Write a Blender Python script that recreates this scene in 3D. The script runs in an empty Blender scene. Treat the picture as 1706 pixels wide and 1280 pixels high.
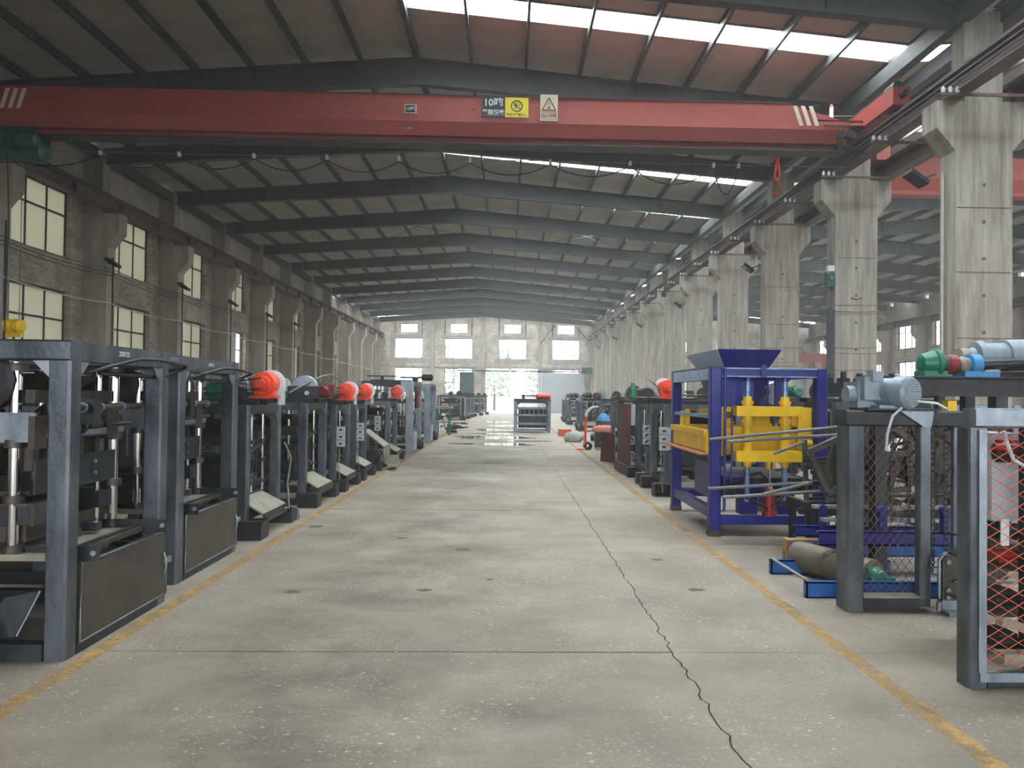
import bpy, math, random
from mathutils import Vector, Matrix
PI = math.pi
S = bpy.context.scene
C = S.collection
RND = random.Random(7)

# ------------------------------------------------------------------ camera
cam_d = bpy.data.cameras.new('camera'); cam = bpy.data.objects.new('camera', cam_d); C.objects.link(cam)
YAW, PITCH, ROLL = .0275, .0157, .0119
fw = Vector((math.sin(YAW)*math.cos(PITCH), math.cos(YAW)*math.cos(PITCH), math.sin(PITCH)))
rt = Vector((math.cos(YAW), -math.sin(YAW), 0)); up = rt.cross(fw)
r2 = math.cos(ROLL)*rt + math.sin(ROLL)*up; u2 = -math.sin(ROLL)*rt + math.cos(ROLL)*up
m = Matrix((r2, u2, -fw)).transposed().to_4x4(); m.translation = (0, 0, 1.6); cam.matrix_world = m
cam_d.sensor_width = 36; cam_d.lens = 1242.8/1706*36; cam_d.shift_x = (853-879.7)/1706
cam_d.clip_start = .05; cam_d.clip_end = 400
S.camera = cam

# ------------------------------------------------------------------ sky, exposure, daylight
W = bpy.data.worlds.new('overcast'); S.world = W; W.use_nodes = True
bg = W.node_tree.nodes['Background']; bg.inputs[0].default_value = (.93, .97, 1, 1); bg.inputs[1].default_value = 4.5
S.view_settings.view_transform = 'Standard'; S.view_settings.look = 'None'
S.view_settings.gamma = 1; S.view_settings.use_curve_mapping = False; S.view_settings.exposure = .8
cy = S.cycles; cy.use_denoising = True; cy.max_bounces = 8; cy.diffuse_bounces = 5; cy.transparent_max_bounces = 12
cy.sample_clamp_indirect = 6; cy.volume_bounces = 1; cy.caustics_reflective = False; cy.caustics_refractive = False

BAY, Y0 = 4.8, 12.83                       # column pitch, front face of the first column in view
def YK(k): return Y0 + BAY*k
Y_NEAR, Y_FAR = -10.0, 71.2
def area_light(name, loc, rot, sx, sy, power, col=(1, 1, 1)):
    l = bpy.data.lights.new(name, 'AREA'); l.shape = 'RECTANGLE'; l.size = sx; l.size_y = sy; l.energy = power; l.color = col
    o = bpy.data.objects.new(name, l); C.objects.link(o); o.location = loc; o.rotation_euler = rot; return o

for k in range(-2, 12):                     # bright daylight behind every translucent skylight strip
    for xc, zc, tilt in (((3.0, 9.57, .0883),) if k != 1 else ()) + ((13.72, 9.57, -.0883),) + (((-7.6, 9.6, -.082),) if k >= 8 else ()):
        area_light('skylight_daylight', (xc, YK(k)+2.65, zc), (0, tilt, 0), 10.2, .74, 700, (.95, .98, 1))

# ------------------------------------------------------------------ mesh helper
class MB:
    def __init__(s): s.v = []; s.f = []; s.sm = []; s.mi = []; s.cur = 0
    def add(s, vs, fs, sm=False):
        b = len(s.v); s.v += [tuple(p) for p in vs]
        for f in fs: s.f.append(tuple(b+i for i in f)); s.sm.append(sm); s.mi.append(s.cur)
        return s
    def box(s, x0, x1, y0, y1, z0, z1):
        return s.add([(x0,y0,z0),(x1,y0,z0),(x1,y1,z0),(x0,y1,z0),(x0,y0,z1),(x1,y0,z1),(x1,y1,z1),(x0,y1,z1)],
                     [(0,3,2,1),(4,5,6,7),(0,1,5,4),(1,2,6,5),(2,3,7,6),(3,0,4,7)])
    def prism(s, poly, ax, a, b):
        n = len(poly); P = []
        for t in (a, b):
            for (p, q) in poly:
                P.append({'x': (t, p, q), 'y': (p, t, q), 'z': (p, q, t)}[ax])
        fs = [tuple(range(n-1, -1, -1)), tuple(range(n, 2*n))] + [(i, (i+1) % n, n+(i+1) % n, n+i) for i in range(n)]
        if ax == 'y': fs = [f[::-1] for f in fs]
        return s.add(P, fs)
    def post(s, x0, x1, y0, y1, z0, z1, c=.012, ax='z'):
        return s.prism([(x0+c,y0),(x1-c,y0),(x1,y0+c),(x1,y1-c),(x1-c,y1),(x0+c,y1),(x0,y1-c),(x0,y0+c)], ax, z0, z1)
    def bar(s, p, q, w, h, up=(0, 0, 1)):
        p = Vector(p); q = Vector(q); d = (q-p).normalized(); u = Vector(up)
        if abs(d.dot(u)) > .98: u = Vector((0, 1, 0))
        a = d.cross(u).normalized()*(w/2); b = a.cross(d).normalized()*(h/2)
        return s.add([p-a-b, p+a-b, p+a+b, p-a+b, q-a-b, q+a-b, q+a+b, q-a+b],
                     [(0,1,2,3),(4,7,6,5),(0,4,5,1),(1,5,6,2),(2,6,7,3),(3,7,4,0)])
    def _fr(s, d):
        d = d.normalized(); u = Vector((0, 0, 1)) if abs(d.z) < .9 else Vector((1, 0, 0))
        a = d.cross(u).normalized(); return a, d.cross(a).normalized()
    def cyl(s, p, q, r, n=14, r2=None, cap=True):
        p = Vector(p); q = Vector(q); a, b = s._fr(q-p); r2 = r if r2 is None else r2
        A = [p + r*(math.cos(2*PI*i/n)*a + math.sin(2*PI*i/n)*b) for i in range(n)]
        B = [q + r2*(math.cos(2*PI*i/n)*a + math.sin(2*PI*i/n)*b) for i in range(n)]
        s.add(A+B, [(i, (i+1) % n, n+(i+1) % n, n+i) for i in range(n)], True)
        if cap: s.add(A, [tuple(range(n-1, -1, -1))]); s.add(B, [tuple(range(n))])
        return s
    def lathe(s, p, q, prof, n=18):      # prof: (t along p->q, r)
        p = Vector(p); q = Vector(q)
        for (t0, r0), (t1, r1) in zip(prof, prof[1:]):
            a_, b_ = p.lerp(q, t0), p.lerp(q, t1)
            if (b_-a_).length < 1e-6: 
                a, b = s._fr(q-p); R = []
                for r in (r0, r1): R += [a_ + r*(math.cos(2*PI*i/n)*a + math.sin(2*PI*i/n)*b) for i in range(n)]
                s.add(R, [(i, (i+1) % n, n+(i+1) % n, n+i) for i in range(n)])
            else: s.cyl(a_, b_, r0, n, r1, False)
        a, b = s._fr(q-p)
        for (t, r), fl in ((prof[0], 1), (prof[-1], 0)):
            if r > 1e-4:
                c = p.lerp(q, t); L = [c + r*(math.cos(2*PI*i/n)*a + math.sin(2*PI*i/n)*b) for i in range(n)]
                s.add(L, [tuple(range(n-1, -1, -1)) if fl else tuple(range(n))])
        return s
    def tube(s, pts, r, n=8):
        pts = [Vector(p) for p in pts]; m_ = len(pts); rings = []
        prev = None
        for i, p in enumerate(pts):
            d = (pts[min(i+1, m_-1)]-pts[max(i-1, 0)]).normalized()
            if prev is None: a, b = s._fr(d)
            else:
                a = (prev - d*prev.dot(d)).normalized(); b = d.cross(a)
            prev = a
            rings += [p + r*(math.cos(2*PI*k/n)*a + math.sin(2*PI*k/n)*b) for k in range(n)]
        fs = [(i*n+k, i*n+(k+1) % n, (i+1)*n+(k+1) % n, (i+1)*n+k) for i in range(m_-1) for k in range(n)]
        s.add(rings, fs, True); s.add(rings[:n], [tuple(range(n-1, -1, -1))]); s.add(rings[-n:], [tuple(range(n))])
        return s
    def torus(s, c, ax, R, r, n=20, k=8):
        c = Vector(c); a, b = s._fr(Vector(ax)); w = Vector(ax).normalized(); P = []
        for i in range(n):
            e = math.cos(2*PI*i/n)*a + math.sin(2*PI*i/n)*b
            for j in range(k): P.append(c + e*(R + r*math.cos(2*PI*j/k)) + w*(r*math.sin(2*PI*j/k)))
        return s.add(P, [(i*k+j, ((i+1) % n)*k+j, ((i+1) % n)*k+(j+1) % k, i*k+(j+1) % k) for i in range(n) for j in range(k)], True)
    def frustum(s, x0, x1, y0, y1, z0, X0, X1, Y0_, Y1, z1, t=0):   # open-topped hopper shell
        A = [(x0,y0,z0),(x1,y0,z0),(x1,y1,z0),(x0,y1,z0)]; B = [(X0,Y0_,z1),(X1,Y0_,z1),(X1,Y1,z1),(X0,Y1,z1)]
        t = t or .012
        A2 = [(x0+t,y0+t,z0),(x1-t,y0+t,z0),(x1-t,y1-t,z0),(x0+t,y1-t,z0)]; B2 = [(X0+t,Y0_+t,z1),(X1-t,Y0_+t,z1),(X1-t,Y1-t,z1),(X0+t,Y1-t,z1)]
        fs = [(i, (i+1) % 4, 4+(i+1) % 4, 4+i) for i in range(4)] + [(8+(i+1) % 4, 8+i, 12+i, 12+(i+1) % 4) for i in range(4)]
        fs += [(4+i, 4+(i+1) % 4, 12+(i+1) % 4, 12+i) for i in range(4)] + [((i+1) % 4, i, 8+i, 8+(i+1) % 4) for i in range(4)]
        return s.add(A+B+A2+B2, fs)

SPLIT = {'gusset', 'rod_collar', 'buffer', 'hanger', 'trolley_plate', 'crosshead', 'base_beam', 'flat_bar', 'mould_box', 'rear_frame', 'top_frame', 'cross_rail', 'guide_post', 'lug', 'back_post', 'bearing_ring', 'fitting', 'spacer', 'rung', 'tamper_head', 'hanger_pin', 'inner_shelf', 'girder_leg', 'trolley_wheel', 'post', 'hoist_rope', 'pad', 'press_beam', 'foot', 'channel', 'runner'}
def split_pieces(mb):
    '''group the primitives of mb whose boxes touch'''
    import itertools
    par = list(range(len(mb.v)))
    def find(i):
        while par[i] != i: par[i] = par[par[i]]; i = par[i]
        return i
    for f in mb.f:
        for i in f[1:]: par[find(i)] = find(f[0])
    isl = {}
    for i in range(len(mb.v)): isl.setdefault(find(i), []).append(i)
    bb = [([min(mb.v[i][a] for i in L)-.002 for a in range(3)], [max(mb.v[i][a] for i in L)+.002 for a in range(3)], L) for L in isl.values()]
    g = list(range(len(bb)))
    def fg(i):
        while g[i] != i: i = g[i]
        return i
    for i, j in itertools.combinations(range(len(bb)), 2):
        if all(bb[i][0][a] <= bb[j][1][a] and bb[j][0][a] <= bb[i][1][a] for a in range(3)): g[fg(i)] = fg(j)
    out = {}
    for i in range(len(bb)): out.setdefault(fg(i), []).extend(bb[i][2])
    if len(out) < 2: return [mb]
    R = []
    for L in out.values():
        ix = {v: n for n, v in enumerate(L)}; m2 = MB(); m2.v = [mb.v[i] for i in L]
        for f, sm, mi in zip(mb.f, mb.sm, mb.mi):
            if f[0] in ix: m2.f.append(tuple(ix[i] for i in f)); m2.sm.append(sm); m2.mi.append(mi)
        R.append(m2)
    return R
def obj(name, mb, mat, parent=None, loc=None, label=None, cat=None, group=None, kind=None, rot=None):
    if parent is not None and name in SPLIT:
        for q_ in split_pieces(mb): o = obj1(name, q_, mat, parent, loc, label, cat, group, kind, rot)
        return o
    return obj1(name, mb, mat, parent, loc, label, cat, group, kind, rot)
def obj1(name, mb, mat, parent=None, loc=None, label=None, cat=None, group=None, kind=None, rot=None):
    me = bpy.data.meshes.new(name); me.from_pydata(mb.v, [], mb.f)
    me.polygons.foreach_set('use_smooth', mb.sm)
    for mt in (mat if isinstance(mat, (list, tuple)) else [mat]): me.materials.append(mt)
    if any(mb.mi): me.polygons.foreach_set('material_index', mb.mi)
    me.update()
    return link(name, me, parent, loc, label, cat, group, kind, rot)
def link(name, data, parent=None, loc=None, label=None, cat=None, group=None, kind=None, rot=None):
    o = bpy.data.objects.new(name, data); C.objects.link(o)
    if parent: o.parent = parent
    if loc: o.location = loc
    if rot: o.rotation_euler = rot
    for k, v in (('label', label), ('category', cat), ('group', group), ('kind', kind)):
        if v: o[k] = v
    return o
def thing(name, label, cat, loc=(0, 0, 0), rz=0, group=None):
    return link(name, None, None, loc, label, cat, group, None, (0, 0, rz))
def copy_tree(o, parent=None, loc=None, rz=None, label=None, group=None, scale=None, skip=()):
    c = o.copy(); C.objects.link(c)
    if parent: c.parent = parent
    if loc is not None: c.location = loc
    if rz is not None: c.rotation_euler = (0, 0, rz)
    if label: c['label'] = label
    if group: c['group'] = group
    if scale: c.scale = scale
    for ch in o.children:
        if ch.name.split('.')[0] not in skip: copy_tree(ch, c)
    return c
_fonts = {}
def text(name, body, size, mat, parent, loc, rot, align='CENTER', ext=.0008, label=None, sx=1.0):
    cu = bpy.data.curves.new(name, 'FONT'); cu.body = body; cu.size = size; cu.align_x = align; cu.align_y = 'CENTER'; cu.extrude = ext; cu.offset = size*.022; cu.resolution_u = 2
    t = bpy.data.objects.new(name, cu); C.objects.link(t)
    dg = bpy.context.evaluated_depsgraph_get(); me = bpy.data.meshes.new_from_object(t.evaluated_get(dg))
    bpy.data.objects.remove(t); bpy.data.curves.remove(cu)
    me.materials.clear(); me.materials.append(mat)
    o = link(name, me, parent, loc, label, rot=rot); o.scale = (sx, 1, 1); return o

# ------------------------------------------------------------------ materials
def rgb(r, g, b):
    f = lambda c: ((c/255+.055)/1.055)**2.4 if c > 10 else c/255/12.92
    return (f(r), f(g), f(b), 1)
def mat(name, col, rough=.6, metal=0, var=.25, scale=6, bump=0, col2=None, bscale=40, spec=.5, stretch=(1, 1, 1)):
    mt = bpy.data.materials.new(name); mt.use_nodes = True; nt = mt.node_tree; N = nt.nodes; L = nt.links
    b = N['Principled BSDF']; b.inputs['Roughness'].default_value = rough; b.inputs['Metallic'].default_value = metal
    b.inputs['Specular IOR Level'].default_value = spec
    ge = N.new('ShaderNodeNewGeometry'); mp = N.new('ShaderNodeMapping'); mp.inputs['Scale'].default_value = stretch; L.new(ge.outputs['Position'], mp.inputs[0])
    nz = N.new('ShaderNodeTexNoise'); nz.inputs['Scale'].default_value = scale; nz.inputs['Detail'].default_value = 6; nz.inputs['Roughness'].default_value = .65
    L.new(mp.outputs[0], nz.inputs['Vector'])
    cr = N.new('ShaderNodeValToRGB'); c2 = col2 or tuple(c*(1-var) for c in col[:3])+(1,)
    cr.color_ramp.elements[0].position = .32; cr.color_ramp.elements[1].position = .68
    cr.color_ramp.elements[0].color = c2; cr.color_ramp.elements[1].color = tuple(min(1, c*(1+var*.5)) for c in col[:3])+(1,)
    L.new(nz.outputs[0], cr.inputs[0]); L.new(cr.outputs[0], b.inputs['Base Color'])
    if bump:
        n2 = N.new('ShaderNodeTexNoise'); n2.inputs['Scale'].default_value = bscale; n2.inputs['Detail'].default_value = 4; L.new(ge.outputs['Position'], n2.inputs['Vector'])
        bp = N.new('ShaderNodeBump'); bp.inputs['Strength'].default_value = bump; bp.inputs['Distance'].default_value = .01
        L.new(n2.outputs[0], bp.inputs['Height']); L.new(bp.outputs[0], b.inputs['Normal'])
    return mt
M = {}
M['steel'] = mat('raw blue grey steel', rgb(112, 119, 128), .33, .8, .5, 5, .15, stretch=(1, 1, .35))
M['steel_l'] = mat('bright scuffed steel', rgb(150, 160, 170), .4, .7, .35, 9, .1, stretch=(1, 1, .4))
M['steel_d'] = mat('dark mill scale steel', rgb(58, 60, 65), .42, .5, .4, 7, .15)
M['steel_b'] = mat('brown oxidised steel', rgb(80, 74, 70), .45, .5, .4, 8, .2)
M['panel'] = mat('rolled sheet steel', rgb(88, 83, 77), .36, .6, .3, 2.2, .05)
M['chrome'] = mat('polished chrome', (.8, .8, .8, 1), .12, 1, .05, 20)
M['black'] = mat('oily black iron', rgb(44, 44, 48), .5, .2, .4, 10, .2)
M['rubber'] = mat('black rubber hose', rgb(30, 30, 32), .6, 0, .3, 10)
M['tray'] = mat('dusty tan plate', rgb(150, 145, 132), .7, .2, .25, 8, .1)
M['orange'] = mat('orange red enamel', rgb(232, 74, 48), .4, 0, .12, 6)
M['green'] = mat('green enamel', rgb(34, 116, 92), .4, 0, .2, 8)
M['teal'] = mat('dark teal enamel', rgb(28, 74, 72), .45, 0, .3, 6)
M['maroon'] = mat('maroon enamel', rgb(122, 42, 46), .45, 0, .3, 8)
M['redox'] = mat('red oxide primer', rgb(96, 52, 48), .6, .1, .35, 7, .1)
M['white'] = mat('off white enamel', rgb(205, 212, 215), .5, 0, .1, 10)
M['greybox'] = mat('pale grey enamel', rgb(176, 184, 190), .5, .1, .12, 8)
M['motor'] = mat('grey motor paint', rgb(140, 154, 166), .45, .2, .2, 10)
M['blue'] = mat('deep blue paint', rgb(32, 37, 124), .35, .0, .25, 4, .05)
M['blue_l'] = mat('blue paint paled by sheen', rgb(120, 150, 190), .3, .4, .4, 7, stretch=(1, 1, 3))  # reflected sheen of the aisle beam is mixed into this pale blue
M['blue_c'] = mat('bright blue paint', rgb(24, 92, 170), .4, 0, .3, 5)
M['cyan'] = mat('light blue enamel', rgb(60, 140, 200), .4, 0, .2, 9)
M['yellow'] = mat('yellow paint', rgb(236, 192, 22), .42, 0, .14, 5, .05)
M['red_cyl'] = mat('red cylinder paint', rgb(150, 34, 34), .4, 0, .2, 8)
M['rusttray'] = mat('orange brown tray', rgb(196, 130, 84), .5, .1, .2, 8)
M['pit'] = mat('worn pit in concrete', rgb(96, 88, 78), .9, 0, .4, 30, .6)
M['tan'] = mat('raw timber', rgb(170, 138, 92), .8, 0, .35, 9)
M['roller'] = mat('dull rolled drum steel', rgb(118, 108, 100), .6, .3, .2, 9, .1)
M['rustmesh'] = mat('red primer mesh', rgb(205, 92, 66), .6, 0, .3, 12)
M['rustdark'] = mat('brown mesh', rgb(112, 84, 74), .6, .2, .4, 12)
M['crane'] = mat('red crane paint', rgb(150, 64, 57), .5, 0, .12, 1.2, .04)
M['crane_d'] = mat('dark crane iron', rgb(62, 56, 56), .6, .2, .3, 6)
M['stripe'] = mat('faded white paint', rgb(205, 190, 180), .6, 0, .1, 10)
M['beam'] = mat('dark painted roof steel', rgb(62, 66, 68), .6, .1, .25, 3)
M['runway'] = mat('maroon brown runway steel', rgb(88, 66, 66), .6, .1, .3, 3)
M['sheet'] = mat('grey insulated roof underside', rgb(158, 155, 148), .8, 0, .14, 1.5, .1, bscale=6)
M['concrete'] = mat('board marked column concrete', rgb(158, 153, 144), .9, 0, .14, 1.5, .3, col2=rgb(118, 113, 104), bscale=30, stretch=(6, 6, .5))
M['concrete_w'] = mat('brownish grey wall column concrete', rgb(152, 144, 133), .9, 0, .25, 1.6, .25, bscale=30, stretch=(2, 2, .4))  # browner concrete tone for the columns along the long walls
M['lintel'] = mat('grey concrete lintel', rgb(168, 164, 158), .9, 0, .25, 2, .2)
M['panelwall'] = mat('pale concrete wall panel', rgb(176, 172, 164), .9, 0, .25, 1.4, .2)
M['frame'] = mat('dark window frame', rgb(70, 70, 60), .6, .1, .2, 8)
M['sign_black'] = mat('black sign vinyl', rgb(34, 34, 38), .5, 0, .1, 8)
M['sign_yellow'] = mat('yellow sign vinyl', rgb(226, 210, 40), .5, 0, .08, 8)
M['sign_pale'] = mat('pale metal sign', rgb(210, 200, 180), .5, .1, .08, 8)
M['sign_red'] = mat('red brown print', rgb(120, 52, 40), .6)
M['cable'] = mat('grey cable', rgb(120, 120, 116), .6)
M['pipe'] = mat('pale conduit', rgb(190, 188, 178), .5, 0, .15, 6)
M['sack'] = mat('grey woven sack', rgb(176, 176, 170), .9, 0, .25, 14, .4)
M['pink'] = mat('pink cloth', rgb(222, 150, 138), .9, 0, .2, 14, .3)
M['gas'] = mat('grey green gas bottle', rgb(84, 92, 84), .5, .1, .2, 8)
M['ground'] = mat('outside yard concrete', rgb(160, 156, 148), .9, 0, .2, .6)
M['leaf'] = mat('tree leaves', rgb(196, 208, 192), .7, 0, .4, 1.5)
M['trunk'] = mat('tree bark', rgb(90, 76, 60), .9, 0, .3, 4)
M['cobalt'] = mat('blue coil', rgb(120, 165, 190), .5, 0, .25, 12)
M['amber'] = mat('amber glow plastic', rgb(220, 150, 40), .5)

def glass(name, t, col, trans=0.0):
    mt = bpy.data.materials.new(name); mt.use_nodes = True; nt = mt.node_tree; N = nt.nodes; L = nt.links
    N.remove(N['Principled BSDF']); out = N['Material Output']
    tr = N.new('ShaderNodeBsdfTransparent'); tr.inputs[0].default_value = tuple(c*t for c in col)+(1,)
    gl = N.new('ShaderNodeBsdfGlossy'); gl.inputs['Roughness'].default_value = .05; gl.inputs[0].default_value = (.9, .9, .9, 1)
    fr = N.new('ShaderNodeFresnel'); fr.inputs[0].default_value = 1.45
    mx = N.new('ShaderNodeMixShader'); gb = N.new('ShaderNodeNewGeometry'); iv = N.new('ShaderNodeMath'); iv.operation = 'SUBTRACT'; iv.inputs[0].default_value = 1
    L.new(gb.outputs['Backfacing'], iv.inputs[1]); ml = N.new('ShaderNodeMath'); ml.operation = 'MULTIPLY'; L.new(fr.outputs[0], ml.inputs[0]); L.new(iv.outputs[0], ml.inputs[1])
    L.new(ml.outputs[0], mx.inputs[0]); L.new(gl.outputs[0], mx.inputs[2])
    if trans:
        tl = N.new('ShaderNodeBsdfTranslucent'); tl.inputs[0].default_value = tuple(c*trans for c in col)+(1,)
        df = N.new('ShaderNodeBsdfDiffuse'); df.inputs[0].default_value = tuple(c*.16 for c in col)+(1,)
        a1 = N.new('ShaderNodeAddShader'); L.new(tl.outputs[0], a1.inputs[0]); L.new(df.outputs[0], a1.inputs[1])
        a2 = N.new('ShaderNodeAddShader'); L.new(a1.outputs[0], a2.inputs[0]); L.new(tr.outputs[0], a2.inputs[1]); L.new(a2.outputs[0], mx.inputs[1])
    else: L.new(tr.outputs[0], mx.inputs[1])
    L.new(mx.outputs[0], out.inputs[0]); return mt
M['glass'] = glass('clear glass', .92, (1, 1, 1))
M['frost'] = glass('yellowed dusty glass', .035, (1, .985, .82), .31)
M['frp'] = glass('translucent skylight sheet', .55, (.97, 1, 1), .25)

def brick_mat(name, c1, c2, mortar, sc, plane):
    mt = bpy.data.materials.new(name); mt.use_nodes = True; nt = mt.node_tree; N = nt.nodes; L = nt.links; b = N['Principled BSDF']
    b.inputs['Roughness'].default_value = .92
    ge = N.new('ShaderNodeNewGeometry'); sp = N.new('ShaderNodeSeparateXYZ'); cb = N.new('ShaderNodeCombineXYZ'); L.new(ge.outputs['Position'], sp.inputs[0])
    L.new(sp.outputs['Y' if plane == 'x' else 'X'], cb.inputs[0]); L.new(sp.outputs['Z'], cb.inputs[1])
    br = N.new('ShaderNodeTexBrick'); br.inputs['Scale'].default_value = sc; br.inputs['Color1'].default_value = c1; br.inputs['Color2'].default_value = c2
    br.inputs['Mortar'].default_value = mortar; br.inputs['Mortar Size'].default_value = .022; br.inputs['Brick Width'].default_value = .5; br.inputs['Row Height'].default_value = .16; br.inputs['Bias'].default_value = -.1
    L.new(cb.outputs[0], br.inputs['Vector'])
    nz = N.new('ShaderNodeTexNoise'); nz.inputs['Scale'].default_value = 1.3; nz.inputs['Detail'].default_value = 5; L.new(ge.outputs['Position'], nz.inputs['Vector'])
    cr = N.new('ShaderNodeValToRGB'); cr.color_ramp.elements[0].position = .3; cr.color_ramp.elements[0].color = (.55, .55, .55, 1); cr.color_ramp.elements[1].position = .7; cr.color_ramp.elements[1].color = (1, 1, 1, 1)
    L.new(nz.outputs[0], cr.inputs[0])
    mx = N.new('ShaderNodeMix'); mx.data_type = 'RGBA'; mx.blend_type = 'MULTIPLY'; mx.inputs[0].default_value = 1
    L.new(br.outputs[0], mx.inputs[6]); L.new(cr.outputs[0], mx.inputs[7]); L.new(mx.outputs[2], b.inputs['Base Color'])
    bp = N.new('ShaderNodeBump'); bp.inputs['Strength'].default_value = .5; bp.inputs['Distance'].default_value = .02; bp.invert = True
    L.new(br.outputs['Fac'], bp.inputs['Height']); L.new(bp.outputs[0], b.inputs['Normal']); return mt
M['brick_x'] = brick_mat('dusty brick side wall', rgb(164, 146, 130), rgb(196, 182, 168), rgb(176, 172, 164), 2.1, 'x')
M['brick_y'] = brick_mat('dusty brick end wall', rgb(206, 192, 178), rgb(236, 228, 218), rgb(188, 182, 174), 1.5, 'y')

def floor_mat():
    mt = bpy.data.materials.new('worn stained concrete floor'); mt.use_nodes = True; nt = mt.node_tree; N = nt.nodes; L = nt.links; b = N['Principled BSDF']
    ge = N.new('ShaderNodeNewGeometry')
    def noise(sc, det=6, ro=.6, st=(1, 1, 1), off=(0, 0, 0)):
        mp = N.new('ShaderNodeMapping'); mp.inputs['Scale'].default_value = st; mp.inputs['Location'].default_value = off; L.new(ge.outputs['Position'], mp.inputs[0])
        n = N.new('ShaderNodeTexNoise'); n.inputs['Scale'].default_value = sc; n.inputs['Detail'].default_value = det; n.inputs['Roughness'].default_value = ro; L.new(mp.outputs[0], n.inputs['Vector']); return n.outputs[0]
    def ramp(src, p0, c0, p1, c1):
        r = N.new('ShaderNodeValToRGB'); e = r.color_ramp.elements; e[0].position = p0; e[0].color = c0; e[1].position = p1; e[1].color = c1; L.new(src, r.inputs[0]); return r.outputs[0]
    def mix(f, a, c, bt='MIX'):
        x = N.new('ShaderNodeMix'); x.data_type = 'RGBA'; x.blend_type = bt
        for s_, v in ((0, f), (6, a), (7, c)):
            if hasattr(v, 'links') or hasattr(v, 'node'): L.new(v, x.inputs[s_])
            else: x.inputs[s_].default_value = v
        return x.outputs[2]
    def math_(op, a, c):
        x = N.new('ShaderNodeMath'); x.operation = op
        for i, v in enumerate((a, c)):
            if hasattr(v, 'node'): L.new(v, x.inputs[i])
            else: x.inputs[i].default_value = v
        return x.outputs[0]
    base = ramp(noise(1.1), .3, rgb(128, 117, 106), .7, rgb(160, 149, 136))
    fine = ramp(noise(38, 4, .7), .3, (.84, .84, .84, 1), .7, (1.06, 1.06, 1.06, 1))
    c = mix(1.0, base, fine, 'MULTIPLY')
    # dark oil and tyre stains down the middle of the aisle, and single larger spills
    sp = N.new('ShaderNodeSeparateXYZ'); L.new(ge.outputs['Position'], sp.inputs[0])
    g = math_('SUBTRACT', 1.0, math_('MULTIPLY', math_('ABSOLUTE', math_('ADD', sp.outputs['X'], .85), 0), .5))
    g = math_('MAXIMUM', g, .12)
    st = math_('MULTIPLY', ramp(noise(1.5, 6, .62, (1.0, .75, 1), (3.1, 1.7, 0)), .44, (0, 0, 0, 1), .66, (1, 1, 1, 1)), g)
    c = mix(math_('MULTIPLY', st, .68), c, rgb(88, 80, 70))
    spill = None
    for (x, y, rx, ry) in [(-1.1, 3.5, .55, .28), (.15, 3.78, .42, .2), (-1.33, 5.2, .5, .35), (-.9, 5.85, .6, .3), (-1.95, 8.6, .5, .4), (-1.07, 9.4, .7, .5), (-1.4, 11.6, .9, .7), (-.5, 7.8, .5, .25), (-1.0, 16.4, 1.0, 1.5), (-.2, 18, .9, 1.4), (-1.75, 6.1, .5, .16), (-.9, 13.5, 1.0, .8), (-1.2, 7.2, .5, .3), (-1.0, 21, 1.2, 1.5)]:
        mp = N.new('ShaderNodeMapping'); mp.inputs['Location'].default_value = (-x/rx, -y/ry, 0); mp.inputs['Scale'].default_value = (1/rx, 1/ry, 0); L.new(ge.outputs['Position'], mp.inputs[0])
        ln = N.new('ShaderNodeVectorMath'); ln.operation = 'LENGTH'; L.new(mp.outputs[0], ln.inputs[0])
        v = math_('MAXIMUM', math_('SUBTRACT', 1.15, ln.outputs['Value']), 0.0); spill = v if spill is None else math_('MAXIMUM', spill, v)
    sn = ramp(noise(4.5, 5, .6), .3, (.25, .25, .25, 1), .7, (1, 1, 1, 1))
    c = mix(math_('MINIMUM', math_('MULTIPLY', math_('MULTIPLY', spill, sn), .7), .55), c, rgb(78, 71, 62))
    sl = ramp(noise(3.0, 5, .6, (.5, 1.7, 1), (8, 2, 0)), .54, (0, 0, 0, 1), .7, (1, 1, 1, 1))
    c = mix(math_('MULTIPLY', sl, math_('MULTIPLY', g, .5)), c, rgb(96, 88, 78))
    c = mix(math_('MULTIPLY', ramp(noise(70, 3, .6), .62, (0, 0, 0, 1), .7, (1, 1, 1, 1)), .3), c, rgb(98, 92, 84))
    # pale chips and grit
    zone = ramp(noise(1.7, 3, .5, (1, 1, 1), (5, 9, 0)), .42, (0, 0, 0, 1), .6, (1, 1, 1, 1))
    for sc, st_, k in ((24, (1, 2.2, 1), .7), (52, (1, 1.6, 1), .55)):
        chip = ramp(noise(sc, 2, .5, st_), .655, (0, 0, 0, 1), .69, (1, 1, 1, 1))
        c = mix(math_('MULTIPLY', math_('MULTIPLY', chip, zone), k), c, rgb(226, 222, 212))
    L.new(c, b.inputs['Base Color'])
    L.new(ramp(noise(.6, 4), .35, (.55, .55, .55, 1), .65, (.8, .8, .8, 1)), b.inputs['Roughness'])
    bp = N.new('ShaderNodeBump'); bp.inputs['Strength'].default_value = .35; bp.inputs['Distance'].default_value = .01
    L.new(noise(30, 6, .7), bp.inputs['Height']); L.new(bp.outputs[0], b.inputs['Normal']); return mt
M['floor'] = floor_mat()
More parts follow.
